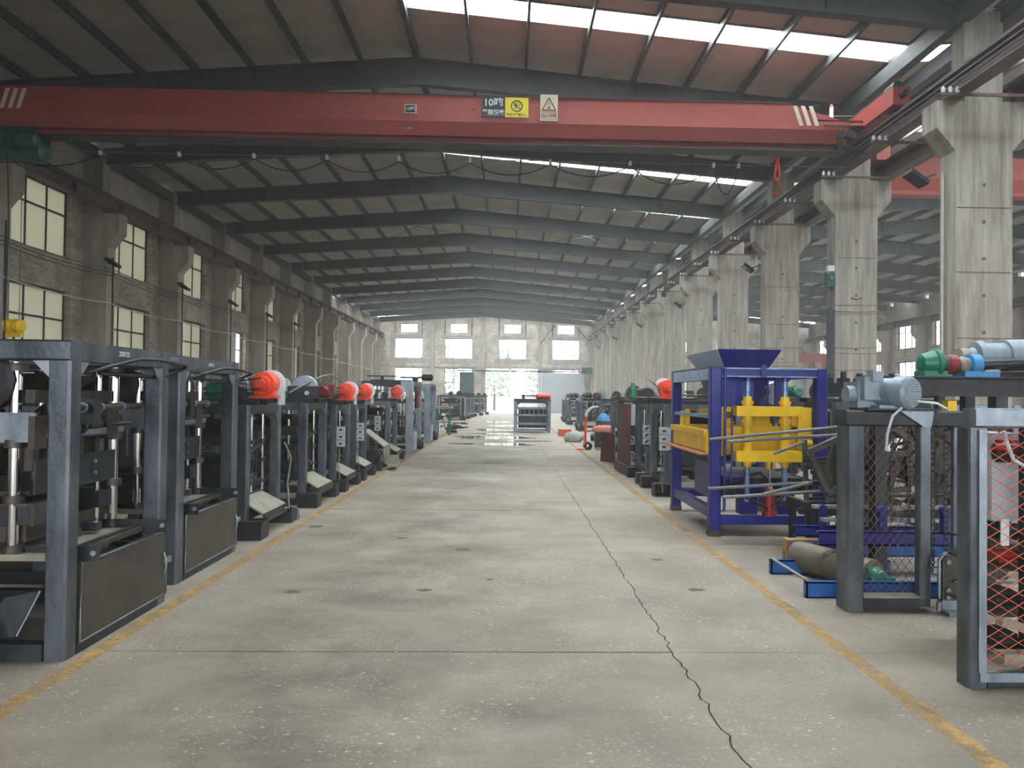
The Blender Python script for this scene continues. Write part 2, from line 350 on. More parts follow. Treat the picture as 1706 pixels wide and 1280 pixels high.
def paint_mat():
    mt = mat('worn yellow line paint', rgb(208, 166, 100), .7, 0, .2, 9); nt = mt.node_tree; N = nt.nodes; L = nt.links
    b = N['Principled BSDF']; ge = N.new('ShaderNodeNewGeometry'); nz = N.new('ShaderNodeTexNoise'); nz.inputs['Scale'].default_value = 7; nz.inputs['Detail'].default_value = 7; nz.inputs['Roughness'].default_value = .75
    L.new(ge.outputs['Position'], nz.inputs['Vector']); r = N.new('ShaderNodeValToRGB'); e = r.color_ramp.elements; e[0].position = .36; e[0].color = (.08,)*3+(1,); e[1].position = .6; e[1].color = (.72,)*3+(1,)
    L.new(nz.outputs[0], r.inputs[0]); L.new(r.outputs[0], b.inputs['Alpha']); return mt
M['line'] = paint_mat()
wt = mat('shallow rain water', rgb(120, 112, 100), .03, 0, .1, 2, spec=1.0); M['water'] = wt

# ================================================================== THE BUILDING
XWL, XWR = -12.65, 29.3                      # inner faces of the two long walls
XC0, XC1 = 7.82, 8.84                        # middle column row
RX, RZ, RS = -2.3, 9.66, .0885               # ridge of this hall, its rafter top, roof slope
RXN = 2*8.36 - RX                            # ridge of the next hall (mirrored about the valley)
LX = -12.68
def rz_main(x): return RZ - (.082*(RX-x) if x < RX else RS*(x-RX))
def rz_next(x): return rz_main(2*8.36-x)

# ---- floor: concrete slabs over a dark joint bed
fl = obj('floor', MB().box(-13.2, 29.8, Y_NEAR, Y_FAR+.3, -.3, -.018), M['black'], kind='structure')
xs = [-12.9, -8.15, -3.55, 1.06, 5.7, 10.35, 15, 19.7, 24.4, 29.5]
ys = [Y_NEAR] + [4.68+5.74*i for i in range(-2, 12)] + [Y_FAR+.2]
jit = random.Random(3)
edge_x = {}
def jag(x, y0, y1, amp):                     # jagged joint along Y, shared by the slabs on both sides
    k = (x, y0)
    if k not in edge_x:
        n = max(4, int((y1-y0)/.06)) if (abs(x-1.06) < .1 and y0 < 22) else 4
        edge_x[k] = [(x + jit.uniform(-amp, amp), y0 + (y1-y0)*i/n) for i in range(n+1)]
    return edge_x[k]
for i in range(len(xs)-1):
    for j in range(len(ys)-1):
        amp = .016 if xs[i] in (1.06,) or xs[i+1] == 1.06 else .003
        a = jag(xs[i], ys[j], ys[j+1], .016 if xs[i] == 1.06 else .003); b = jag(xs[i+1], ys[j], ys[j+1], .016 if xs[i+1] == 1.06 else .003)
        gx0 = .0045 if xs[i] == 1.06 else .002; gx1 = .0045 if xs[i+1] == 1.06 else .002; gy = .009 if -4 < xs[i] < 1 else .0025
        P = [(x+gx0, y) for x, y in a]; Q = [(x-gx1, y) for x, y in b]
        P[0] = (P[0][0], P[0][1]+gy); P[-1] = (P[-1][0], P[-1][1]-gy); Q[0] = (Q[0][0], Q[0][1]+gy); Q[-1] = (Q[-1][0], Q[-1][1]-gy)
        n = 9; bot = [(P[0][0]+(Q[0][0]-P[0][0])*t/n, P[0][1]+jit.uniform(-.003, .006)) for t in range(1, n)]
        top = [(Q[-1][0]+(P[-1][0]-Q[-1][0])*t/n, P[-1][1]+jit.uniform(-.006, .003)) for t in range(1, n)]
        obj('floor_slab', MB().prism(bot+Q+top+P[::-1], 'z', -.02, 0), M['floor'], fl)
for (x, y, r) in [(-.45, 7.75, .1), (1.59, 6.2, .09), (-2.27, 9.04, .13), (-.13, 6.51, .04), (-.66, 6.15, .07), (-1.71, 6.07, .08), (-1.15, 8.35, .07), (1.5, 7.33, .08)]:
    mb = MB(); n = 14; ring = [(x+r*jit.uniform(.4, .8)*math.cos(2*PI*i/n)*1.3, y+r*jit.uniform(.4, .8)*math.sin(2*PI*i/n)) for i in range(n)]
    obj('pothole', mb.prism(ring, 'z', -.01, .0015), M['pit'], fl)
def stripe(name, xs_, lab):
    mb = MB(); y = Y_NEAR
    while y < 60:
        x = xs_(y); x2 = xs_(y+2); mb.add([(x-.055, y, .002), (x+.055, y, .002), (x2+.055, y+2, .002), (x2-.055, y+2, .002)], [(0, 1, 2, 3)]); y += 2
    obj(name, mb, M['line'], kind='structure', label=lab, cat='line')
stripe('floor_marking', lambda y: -2.49, 'worn yellow painted line on the concrete along the left row of machines')
stripe('floor_marking', lambda y: 2.16, 'worn yellow painted line on the concrete along the right row of machines')
# puddles mirroring the far door
PD = [(-.5, 24.4, 1.45, .5), (-.45, 28.3, 1.5, 1.0), (-.6, 34.4, .8, .9), (-.2, 39.5, .8, .9), (-.6, 31, .9, .4), (.6, 26.3, .9, .3), (-.6, 45, .8, 1.2)]
PL = ['long rain puddle on the concrete, nearest of the pools in the aisle', 'widest rain puddle across the aisle, mirroring the far windows', 'bright rain puddle just left of the lone machine in the aisle',
      'small rain puddle far up the aisle beyond the lone machine', 'thin rain puddle between the two wide pools in the aisle', 'narrow rain puddle on the right side of the aisle before the lone machine', 'faint wet patch on the concrete farthest up the aisle']
for (x, y, a, b), lb in zip(PD, PL):
    n = 30; pr = [(x+a*(math.cos(t)+.18*math.sin(3*t+x*5)+jit.uniform(-.1, .1)), y+b*(math.sin(t)+.25*math.sin(2*t+y)+jit.uniform(-.1, .1))) for t in [2*PI*i/n for i in range(n)]]
    obj('puddle', MB().prism(pr, 'z', .0005, .004), M['water'], label=lb, cat='puddle', group='puddles in the aisle')

# ---- outside ground and greenery seen through the far door
obj('ground', MB().box(-60, 80, -70, 140, -.5, -.31), M['ground'], kind='structure')

# ---- side walls with window openings
WIN = [(1.5, 4.42), (5.4, 7.3)]
def bay_window(k): return YK(k)+1.53, YK(k)+4.23
def long_wall(name, xi, xo, ks):
    mb = MB(); x0, x1 = min(xi, xo), max(xi, xo)
    mb.box(x0, x1, Y_NEAR, Y_FAR, 0, WIN[0][0]); mb.box(x0, x1, Y_NEAR, Y_FAR, WIN[0][1], WIN[1][0])
    edges = [Y_NEAR]
    for k in ks: edges += list(bay_window(k))
    edges.append(Y_FAR)
    for i in range(0, len(edges), 2):
        for z0, z1 in WIN: mb.box(x0, x1, edges[i], edges[i+1], z0, z1)
    mb.box(x0, x1, Y_NEAR, Y_FAR, WIN[1][1], 7.62)
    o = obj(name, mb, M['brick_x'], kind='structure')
    for k in range(-5, 13):                                       # pale panels above the crane beam, with a ledge
        xa, xb = (xi-.25, xi-.02) if xi < 0 else (xi+.02, xi+.25)
        a = YK(k)+.47; b = min(YK(k+1), Y_FAR)
        if a < Y_FAR-1: obj('wall_panel', MB().box(xa, xb, a, b, 7.62, 9.06), M['panelwall'], o)
    lx = (xi-.05, xi+.12) if xi < 0 else (xi-.12, xi+.05)
    obj('ledge', MB().box(lx[0], lx[1], Y_NEAR, Y_FAR, 7.58, 7.68), M['panelwall'], o)
    return o
KS = list(range(-4, 12))
wall_l = long_wall('wall_left', XWL, XWL-.3, KS)
wall_r = long_wall('wall_right', XWR, XWR+.3, KS)
wn = [0]
_wmesh = {}
def window(x, y, z0, z1, w, axis, nx, cuts, gl, parent=None):
    """frame, mullions and panes; axis 'x' = in a wall facing +-X (runs along Y), 'y' = in the end wall"""
    wn[0] += 1; key = (axis, round(z1-z0, 2), round(w, 2), nx, tuple(cuts), gl)
    t = .05
    def B(mb, u0, u1, v0, v1, d): return mb.box(-d, d, u0, u1, v0, v1) if axis == 'x' else mb.box(u0, u1, -d, d, v0, v1)
    h = z1-z0; zs = [0] + [h*c for c in cuts] + [h]
    if key not in _wmesh:
        mb = MB()
        B(mb, -w/2, w/2, 0, t, .035); B(mb, -w/2, w/2, h-t, h, .035); B(mb, -w/2, -w/2+t, t, h-t, .035); B(mb, w/2-t, w/2, t, h-t, .035)
        for c in cuts: B(mb, -w/2+t, w/2-t, h*c-.025, h*c+.025, .03)
        for i in range(1, nx): B(mb, -w/2+w*i/nx-.025, -w/2+w*i/nx+.025, t, h-t, .028)
        o = obj('window_%d' % wn[0], mb, M['frame'], kind='structure'); panes = []
        for i in range(nx):
            for a, b in zip(zs, zs[1:]):
                p = MB(); B(p, -w/2+w*i/nx+.026, -w/2+w*(i+1)/nx-.026, a+.03, b-.03, .004); panes.append(obj('pane', p, M[gl], o))
        _wmesh[key] = (o, [q.data for q in panes])
    else:
        src, pm = _wmesh[key]; o = link('window_%d' % wn[0], src.data, kind='structure')
        for d in pm: link('pane', d, o)
    o.location = (x, y, z0); return o
for k in KS:
    a, b = bay_window(k); c = (a+b)/2
    window(XWL-.2, c, *WIN[1], b-a, 'x', 3, [.64], 'frost')
    if k != 4: window(XWL-.2, c, *WIN[0], b-a, 'x', 3, [.34, .72], 'frost')
    if k >= 0:
        window(XWR+.2, c, *WIN[1], b-a, 'x', 3, [.64], 'glass'); window(XWR+.2, c, *WIN[0], b-a, 'x', 3, [.5], 'glass')
a, b = bay_window(4)
window(XWL-.2, (a+b)/2, *WIN[0], b-a, 'x', 3, [.34, .72], 'glass')
obj('window_shutter', MB().box(XWL-.14, XWL-.1, a+.75, a+1.75, 1.52, 4.4), M['greybox'], kind='structure', label='grey sheet standing inside the one clear lower window of the left wall', cat='sheet')

# ---- far end wall
W4 = [-9.43, -4.7, .44, 5.55]
def gable(name, x0w, x1w, rzf, holes, ym=Y_FAR):
    mb = MB(); cuts = sorted({x0w, x1w} | {h[0] for h in holes} | {h[1] for h in holes} | {x for x in (RX, RXN) if x0w < x < x1w})
    for a, b in zip(cuts, cuts[1:]):
        z = 0; c = (a+b)/2
        for h in sorted([h for h in holes if h[0] < c < h[1]], key=lambda h: h[2]):
            if h[2] > z: mb.box(a, b, ym, ym+.3, z, h[2])
            z = h[3]
        mb.prism([(a, z), (b, z), (b, rzf(b)+.1), (a, rzf(a)+.1)], 'y', ym, ym+.3)
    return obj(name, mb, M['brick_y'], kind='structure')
holes = []
for c in W4: holes += [(c-1.33, c+1.33, 5.05, 6.96), (c-.82, c+.82, 7.5, 8.35 if abs(c) < 9 else 8.3)]
holes += [(-10.76, -8.1, 1.4, 4.13), (-6.03, -3.37, 1.4, 4.13), (-2.1, 2.85, 0, 4.17), (4.22, 6.9, 1.4, 4.13)]
wall_b = gable('wall_back', -13, 8.36, rz_main, holes)
for c in W4:
    window(c, Y_FAR+.15, 5.05, 6.96, 2.66, 'y', 3, [.62], 'glass'); window(c, Y_FAR+.15, 7.5, 8.32, 1.64, 'y', 2, [], 'glass')
for c in (-9.43, -4.7, 5.56): window(c, Y_FAR+.15, 1.4, 4.13, 2.66, 'y', 3, [.5], 'glass')
for c in W4:                                                        # grey rendered bands around the window openings
    mb = MB(); mb.box(c-1.75, c+1.75, Y_FAR-.03, Y_FAR-.001, 4.62, 5.04); mb.box(c-1.75, c+1.75, Y_FAR-.03, Y_FAR-.001, 6.97, 7.3)
    mb.box(c-1.75, c-1.34, Y_FAR-.03, Y_FAR-.001, 5.04, 6.97) if c > 5 or c < -9 else None
    obj('lintel', mb, M['lintel'], wall_b)
    for dx in (-1.3, 1.25): obj('downpipe', MB().cyl((c+dx, Y_FAR-.06, 7.3), (c+dx, Y_FAR-.06, rz_main(c+dx)-.3), .035, 8), M['beam'], wall_b)
for x in (-7.16, -2.35, 3.1): obj('pilaster', MB().box(x-.16, x+.16, Y_FAR-.22, Y_FAR-.002, 0, rz_main(x)-.5), M['lintel'], wall_b)
obj('beam', MB().box(-12.3, 7.9, Y_FAR-.05, Y_FAR-.003, 4.2, 4.32), M['lintel'], wall_b)
for s in ((3.1, 6.6, 4.5, 8.4), (6.4, 8.3, 7.7, 6.9)): obj('brace', MB().cyl((s[0], Y_FAR-.3, s[1]), (s[2], Y_FAR-.3, s[3]), .05, 6), M['beam'], wall_b)
gable('wall_back', 8.36, 30, rz_next, [(RXN*2-2*8.36+0-0, 0, 0, 0)][:0] + [(c-1.33, c+1.33, z0, z1) for c in (11.2, 16.3, 21.4, 26.2) for z0, z1 in ((1.4, 4.13), (5.05, 6.96))])
for c in (11.2, 16.3, 21.4, 26.2):
    for z0, z1 in ((1.4, 4.13), (5.05, 6.96)): window(c, Y_FAR+.15, z0, z1, 2.66, 'y', 3, [.62], 'glass')
gable('wall_front', -13, 8.36, rz_main, [(-8.5, 6.5, 0, 6.2)], Y_NEAR-.3); gable('wall_front', 8.36, 30, rz_next, [(11, 26, 0, 6.2)], Y_NEAR-.3)
d1 = obj('door_1', MB().box(3.0, 7.35, Y_FAR-.36, Y_FAR-.3, .05, 3.78), M['greybox'], kind='structure', label='big grey sliding door leaf run to the right of the far doorway', cat='door')
obj('door_rail', MB().box(-4.8, 7.5, Y_FAR-.4, Y_FAR-.26, 3.86, 3.96), M['beam'], d1)
for x in (2.95, 3.2): obj('door_edge', MB().box(x-.05, x+.05, Y_FAR-.42, Y_FAR-.24, .05, 3.82), M['white'], d1)
d2 = obj('door_2', MB().box(-4.55, -3.2, Y_FAR-.36, Y_FAR-.3, .05, 3.78), M['teal'], kind='structure', label='teal sliding door leaf half covering the lower far window', cat='door')
obj('gutter_box', MB().box(7.0, 8.0, Y_FAR-1.2, Y_FAR-.5, 3.75, 4.3), M['teal'], kind='structure', label='teal metal box on the right end of the far wall', cat='box')

# ---- columns
def column_mesh(flip, left):
    mb = MB(); d = .47
    if not left:
        mb.prism([(XC0,0),(XC1,0),(XC1,6.0),(XC1+.34,6.4),(XC1+.34,6.88),(XC0-.34,6.88),(XC0-.34,6.4),(XC0,6.0)], 'y', 0, d)
        mb.box(8.0, 8.68, .03, d-.03, 6.88, 8.5)
    else:
        mb.prism([(-12.95,0),(-11.93,0),(-11.93,5.9),(-11.6,6.3),(-11.6,6.88),(-12.95,6.88)], 'y', 0, d)
        mb.box(-12.95, -12.12, .03, d-.03, 6.88, 8.75)
        if flip: mb.v = [(2*8.36-x, y, z) for x, y, z in mb.v]; mb.f = [f[::-1] for f in mb.f]
    return mb
cm = {}; MIDCOL = {}
for nm, fl_, lf in (('mid', False, False), ('left', False, True), ('right', True, True)):
    for k in range(-3, 13):
        if nm == 'right' and k < 0: continue
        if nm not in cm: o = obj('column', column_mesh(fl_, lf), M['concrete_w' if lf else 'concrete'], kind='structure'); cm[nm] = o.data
        else: o = link('column', cm[nm], kind='structure')
        o.location = (0, YK(k), 0)
        if nm == 'mid': MIDCOL[k] = o
        if nm == 'mid' and 0 <= k < 7:
            mb = MB()
            for z in (5.4, 4.75, 4.1, 3.45, 2.8, 2.15): mb.cyl((8.33, -.006, z), (8.33, .01, z), .035, 8)
            obj('tie_hole', mb, M['pit'], o)
            if k < 3:
                for z in (5.0, 3.86, 2.7): obj('cast_joint', MB().box(XC0+.02, XC1-.02, -.006, .01, z-.008, z+.008), M['pit'], o)

# ---- roof: sheets, skylights, purlins, rafters
ceil = link('ceiling', None, kind='structure')
SKY = {k: YK(k)+2.65 for k in range(-3, 12)}
pur = [RX+.03+1.31*i for i in range(0, 9)] + [RX-.03-1.31*i for i in range(0, 9)]
def roof_bay(k, rzf, xa, xb, light, mirror):
    y0, y1 = YK(k)+.23, min(YK(k+1)+.23, Y_FAR)
    segs = [(y0, y1)] if not light else [(y0, SKY[k]-.4), (SKY[k]+.4, y1)]
    if not light: mid = (y0+y1)/2; segs = [(y0, mid-.004), (mid+.004, y1)]
    for a, b in segs:
        mb = MB().prism([(xa, rzf(xa)+.24), (xb, rzf(xb)+.24), (xb, rzf(xb)+.3), (xa, rzf(xa)+.3)], 'y', a, b); obj('roof_sheet', mb, M['sheet'], ceil)
    if light:
        n = 8; c = SKY[k]
        for i in range(n):
            u0 = xa+(xb-xa)*i/n; u1 = xa+(xb-xa)*(i+1)/n
            obj('skylight_pane', MB().prism([(u0+.02, rzf(u0)+.255), (u1-.02, rzf(u1)+.255), (u1-.02, rzf(u1)+.262), (u0+.02, rzf(u0)+.262)], 'y', c-.4, c+.4), M['frp'], ceil)
        for e in (-.4, .4): obj('skylight_kerb', MB().prism([(xa, rzf(xa)+.2), (xb, rzf(xb)+.2), (xb, rzf(xb)+.26), (xa, rzf(xa)+.26)], 'y', c+e-.02, c+e+.02), M['tray'], ceil)
for k in range(-5, 12):
    roof_bay(k, rz_main, RX, 8.36, k >= -2 and k != 1, 0); roof_bay(k, rz_main, -12.95, RX, k >= 8, 0)
    roof_bay(k, rz_next, 8.36, RXN, k >= -2, 1); roof_bay(k, rz_next, RXN, 29.6, k % 2 == 0 and k >= -2, 1)
for rzf, f in ((rz_main, lambda x: x), (rz_next, lambda x: 2*8.36-x)):
    for x in pur:
        if -12.8 < x < 8.3:
            X = f(x); obj('purlin', MB().box(X-.03, X+.03, Y_NEAR, Y_FAR, rzf(X)+.02, rzf(X)+.235), M['beam'], ceil)
def rafter_mb(rzf, xs_, f):
    mb = MB()
    pts = [(x, .45+.17*max(0, 1-abs(x-RX)/9)) for x in xs_]
    for (xa, da), (xb, db) in zip(pts, pts[1:]):
        A, B_ = f(xa), f(xb); za, zb = rzf(A), rzf(B_)
        q = [(A, za), (B_, zb), (B_, zb-db), (A, za-da)]
        mb.prism(q, 'y', -.008, .008)
        mb.prism([(A, za+.001), (B_, zb+.001), (B_, zb-.016), (A, za-.016)], 'y', -.11, .11)
        mb.prism([(A, za-da), (B_, zb-db), (B_, zb-db-.018), (A, za-da-.018)], 'y', -.11, .11)
    for x in pur[::2]:
        if -12.2 < x < 8: X = f(x); mb.box(X-.006, X+.006, -.1, .1, rzf(X)-.45, rzf(X)-.01)
    return mb
for rzf, f in ((rz_main, lambda x: x), (rz_next, lambda x: 2*8.36-x)):
    me = None
    for k in range(-4, 13):
        y = YK(k)+.235
        if me is None: o = obj('rafter', rafter_mb(rzf, [-12.2, -7.2, RX, 3.2, 8.0], f), M['beam'], ceil); me = o.data
        else: o = link('rafter', me, ceil)
        o.location = (0, y, 0)
for x in (7.98, 8.74, -12.3):
    obj('eaves_beam', MB().box(x-.1, x+.1, Y_NEAR, Y_FAR, 8.3 if x > 0 else 8.5, 8.62 if x > 0 else 8.8), M['beam'], ceil)
for k in (4, 9):                                                   # rod bracing in the roof plane
    for x0, x1 in ((-6.2, -2.3), (1.6, 5.6)):
        for a, b in ((0, 1), (1, 0)):
            obj('brace_rod', MB().cyl((x0, YK(k+a)+.3, rz_main(x0)-.1), (x1, YK(k+b)+.1, rz_main(x1)-.1), .014, 6), M['beam'], ceil)

# ---- crane runways on the corbels
def runway(name, xc, lab, conductor):
    t = thing(name, lab, 'beam', (xc, 0, 6.88))
    mb = MB().box(-.15, .15, Y_NEAR, Y_FAR-.6, 0, .03).box(-.15, .15, Y_NEAR, Y_FAR-.6, .34, .37).box(-.012, .012, Y_NEAR, Y_FAR-.6, .03, .34)
    for k in range(-4, 12):
        for h in (0, .5): mb.box(-.13, .13, YK(k)+.23+h*BAY-.006, YK(k)+.23+h*BAY+.006, .03, .34)
    obj('beam_section', mb, M['runway'], t)
    obj('rail', MB().box(-.05, .05, Y_NEAR, Y_FAR-.7, .37, .385).box(-.012, .012, Y_NEAR, Y_FAR-.7, .385, .45).box(-.035, .035, Y_NEAR, Y_FAR-.7, .45, .48), M['crane_d'], t)
    if conductor:
        for k in range(-2, 26):
            y = 12.4 + 2.4*(k)
            if y > 69: break
            br = obj('bracket', MB().box(-.42, 1.2, y-.02, y+.02, -.09, -.04), M['runway'], t)
            for i in range(3): obj('insulator', MB().lathe((-.38+.125*i, y, -.04), (-.38+.125*i, y, .06), [(0, .028), (.3, .028), (.35, .036), (.75, .036), (.8, .024), (1, .024)], 8), M['white'], br)
        for i in range(3): obj('conductor_bar', MB().box(-.387+.125*i, -.373+.125*i, Y_NEAR, 69, .06, .085), M['crane_d'], t)
    return t
runway('crane_runway_beam', 7.72, 'maroon brown crane runway beam with white insulators along the right column row', True)
runway('crane_runway_beam', -11.74, 'dark runway beam on the corbels of the left window wall', False)
runway('crane_runway_beam', 9.02, 'runway beam of the next hall behind the right column row', False)
runway('crane_runway_beam', 28.4, 'far runway beam along the next hall window wall', False)

# ---- thin workshop haze that pales the far end of the hall
hz = bpy.data.materials.new('workshop haze'); hz.use_nodes = True; hn = hz.node_tree; hn.nodes.remove(hn.nodes['Principled BSDF'])
vs = hn.nodes.new('ShaderNodeVolumeScatter'); vs.inputs['Density'].default_value = .0022; vs.inputs['Anisotropy'].default_value = .2; vs.inputs[0].default_value = (.96, .98, 1, 1)
hn.links.new(vs.outputs[0], hn.nodes['Material Output'].inputs['Volume'])
hc = bpy.data.curves.new('haze', 'CURVE'); hc.dimensions = '2D'; hc.fill_mode = 'BOTH'; hc.extrude = 4.49
sp_ = hc.splines.new('POLY'); sp_.points.add(3)
for p_, q_ in zip(sp_.points, ((-12.6, -9), (29.2, -9), (29.2, Y_FAR-.4), (-12.6, Y_FAR-.4))): p_.co = (*q_, 0, 1)
sp_.use_cyclic_u = True; hc.materials.append(hz)
link('haze', hc, None, (0, 0, 4.5), 'thin pale haze hanging in the air down the whole hall', 'haze', None, 'stuff')

# ================================================================== THE OVERHEAD CRANE
YG = 15.7
cr = thing('overhead_crane', 'long red overhead crane girder with warning signs spanning the hall', 'crane', (0, YG, 6.95))
def girder():
    mb = MB()
    def sec(x, zt):      # girder section in (y,z): box top, tapering belly, bottom flange
        zb = .02
        return [(x, 0, zt), (x, 0, .42), (x, .13, .16), (x, .28, .16), (x, .28, zb), (x, .32, zb), (x, .32, .16), (x, .47, .16), (x, .6, .42), (x, .6, zt)]
    S_ = [(-12.0, .5), (-11.2, .98), (5.85, .98), (7.25, .58)]
    n = 10; P = []
    for x, zt in S_: P += sec(x, zt)
    fs = [(i*n+k, i*n+(k+1) % n, (i+1)*n+(k+1) % n, (i+1)*n+k) for i in range(len(S_)-1) for k in range(n)]
    fs += [tuple(range(n-1, -1, -1)), tuple(range((len(S_)-1)*n, len(S_)*n))]
    return mb.add(P, fs)
obj('girder', girder(), M['crane'], cr)
mb = MB().box(-12, 7.2, .09, .51, -.01, .02).box(-12, 6.0, -.015, .01, .975, .99)
obj('girder_flange', mb, M['crane_d'], cr)
for x in (7.72, -11.74):
    ec = obj('end_carriage', MB().box(x-.17, x+.17, -1.25, 1.75, .5, .86), M['crane'], cr)
    for y in (-.95, 1.45): obj('wheel', MB().lathe((x-.06, y, .58), (x+.06, y, .58), [(0, .17), (.2, .17), (.2, .14), (.8, .14), (.8, .17), (1, .17)], 20), M['crane_d'], ec)
    obj('buffer', MB().cyl((x, -1.25, .68), (x, -1.4, .68), .06, 12).cyl((x, 1.75, .68), (x, 1.9, .68), .06, 12), M['rubber'], ec)
mb = MB()
for i in range(9): mb.box(6.7+i*.1, 6.78+i*.1, -.02, .6, .50, .52)
mb.box(6.5, 7.6, .0, .04, .6, .63); mb.box(6.5, 7.6, .5, .54, .9, .93)
obj('walkway_grate', mb, M['crane_d'], cr)
mb = MB(); mb.cyl((6.95, .2, .72), (6.95, .2, .98), .04, 12); obj('warning_lamp', mb, M['white'], cr, label='small white lamp with a red cap on the girder end')
obj('lamp_cap', MB().lathe((6.95, .2, .98), (6.95, .2, 1.05), [(0, .042), (.6, .036), (1, .01)], 12), M['orange'], cr)
obj('collector', MB().box(7.0, 7.4, .0, .5, .25, .38).box(7.05, 7.15, .1, .4, .0, .25).bar((6.9, .2, .2), (7.5, .2, .1), .06, .06).cyl((7.2, .05, .3), (7.2, -.15, .3), .08, 12), M['crane_d'], cr)
obj('drive_motor', MB().cyl((7.78, -1.0, .98), (7.78, -.6, .98), .1, 14).box(7.7, 7.86, -.9, -.7, .86, .9), M['teal'], cr, label='small teal drive motor on the end carriage')
for x0, dx in ((-10.62, .12), (6.0, -.12)):          # three slanted stripes at each end
    for i in range(3):
        a = (x0 if dx > 0 else 6.17)+i*.17*(1 if dx > 0 else 1)
        s_ = .12 if dx > 0 else -.14
        obj('stripe', MB().prism([(a, .5), (a+.09, .5), (a+.09+s_, .92), (a+s_, .92)], 'y', -.004, .0), M['stripe'], cr, label='faded white slanted stripe on red girder')
def plate(x0, x1, z0, z1, mt, lab, y=-.02): return obj('sign', MB().box(x0, x1, y, y+.018, z0, z1), mt, cr, label=lab)
R90 = (PI/2, 0, 0)
s1 = plate(-.62, -.125, .53, .95, M['sign_black'], 'black load sign with white numerals')
text('lettering', '10吨', .21, M['white'], s1, (-.37, -.021, .83), R90); 
text('lettering', '严禁超载', .125, M['white'], s1, (-.372, -.021, .62), R90, sx=.95)
s2 = plate(-.12, .37, .53, .95, M['sign_yellow'], 'yellow prohibition sign with a black barred circle')
mb = MB().torus((.125, -.022, .775), (0, 1, 0), .115, .011, 28, 6).bar((.045, -.022, .857), (.205, -.022, .693), .018, .006, (0, 1, 0))
obj('prohibition_mark', mb, M['sign_black'], s2)
mb = MB().box(.05, .2, -.023, -.0205, .79, .8).cyl((.1, -.023, .79), (.1, -.0205, .79), .025, 10).box(.095, .115, -.023, -.0205, .70, .77)
obj('pictogram', mb, M['sign_black'], s2)
text('lettering', '吊臂下严禁立人', .062, M['sign_red'], s2, (.125, -.022, .58), R90)
s3 = plate(.62, .99, .46, 1.02, M['sign_pale'], 'pale metal caution sign with a triangle', -.05)
mb = MB()
T = [(.66, .69), (.95, .69), (.805, .95)]
for i in range(3):
    a, b = T[i], T[(i+1) % 3]; mb.bar((a[0], -.053, a[1]), (b[0], -.053, b[1]), .022, .004, (0, 1, 0))
mb.bar((.78, -.053, .76), (.83, -.053, .76), .02, .004, (0, 1, 0)).bar((.77, -.053, .73), (.84, -.053, .73), .02, .004, (0, 1, 0)).bar((.805, -.053, .87), (.805, -.053, .78), .014, .004, (0, 1, 0))
obj('triangle_mark', mb, M['sign_red'], s3)
mb = MB().bar((.645, -.053, .63), (.965, -.053, .63), .008, .003, (0, 1, 0)).bar((.645, -.053, .5), (.965, -.053, .5), .008, .003, (0, 1, 0)).bar((.649, -.053, .5), (.649, -.053, .63), .008, .003, (0, 1, 0)).bar((.961, -.053, .5), (.961, -.053, .63), .008, .003, (0, 1, 0))
mb.bar((.62, -.053, .665), (.99, -.053, .665), .008, .003, (0, 1, 0)); obj('sign_frame', mb, M['sign_red'], s3)
text('lettering', '当心吊物', .075, M['sign_red'], s3, (.805, -.053, .565), R90)
s4 = plate(-2.24, -1.99, .57, .76, M['sign_pale'], 'small black and white capacity plate')
obj('sign_face', MB().box(-2.22, -2.01, -.024, -.0205, .59, .74), M['sign_black'], s4); text('lettering', '10吨', .1, M['white'], s4, (-2.115, -.026, .66), R90)
obj('rating_plate', MB().box(-2.2, -2.08, .06, .075, .27, .33), M['tray'], cr)
for x, z in ((-.79, .68), (-3.45, .72)): obj('bolt_hole', MB().cyl((x, -.003, z), (x, .01, z), .02, 10), M['black'], cr)

h = thing('electric_hoist', 'dark teal electric hoist hanging under the left end of the red girder', 'hoist', (-10.35, YG+.3, 6.95))
obj('drum', MB().lathe((-.75, -.1, -.36), (.62, -.1, -.36), [(0, .14), (.05, .2), (.3, .2), (.32, .17), (.68, .17), (.7, .21), (.94, .21), (1, .12)], 20), M['teal'], h)
obj('hoist_motor', MB().lathe((.1, -.3, -.17), (.55, -.3, -.17), [(0, .1), (.1, .14), (.9, .14), (1, .08)], 16), M['teal'], h)
obj('hoist_motor', MB().lathe((-.55, -.3, -.17), (-.15, -.3, -.17), [(0, .1), (.1, .14), (.9, .14), (1, .08)], 16), M['teal'], h)
obj('trolley_plate', MB().box(-.45, .45, -.26, -.235, -.32, .14).box(-.45, .45, .235, .26, -.32, .14), M['teal'], h)
mb = MB()
for x in (-.3, .3):
    for y in (-.17, .17): mb.cyl((x, y-.04, .085), (x, y+.04, .085), .06, 12)
obj('trolley_wheel', mb, M['crane_d'], h)
mb = MB()
for x in (-.12, .1): mb.cyl((x, -.1, -.5), (x, -.1, -4.0), .008, 6)
obj('hoist_rope', mb, M['cable'], h)
hb = obj('hook_block', MB().lathe((-.2, -.1, -4.02), (.2, -.1, -4.02), [(0, .1), (.15, .15), (.4, .15), (.5, .11), (.6, .15), (.85, .15), (1, .1)], 18).box(-.16, .16, -.14, -.06, -4.25, -4.0), M['yellow'], h, label='yellow hook block on the hoist ropes')
obj('hook', MB().tube([(0, -.1, -4.25), (0, -.1, -4.38), (.07, -.1, -4.45), (.08, -.1, -4.55), (0, -.1, -4.62), (-.08, -.1, -4.57)], .025, 8), M['black'], hb)
obj('pendant_cord', MB().tube([(.07, -.55, -.1), (.14, -.55, -2), (.1, -.55, -4.6)], .012, 6), M['rubber'], h)
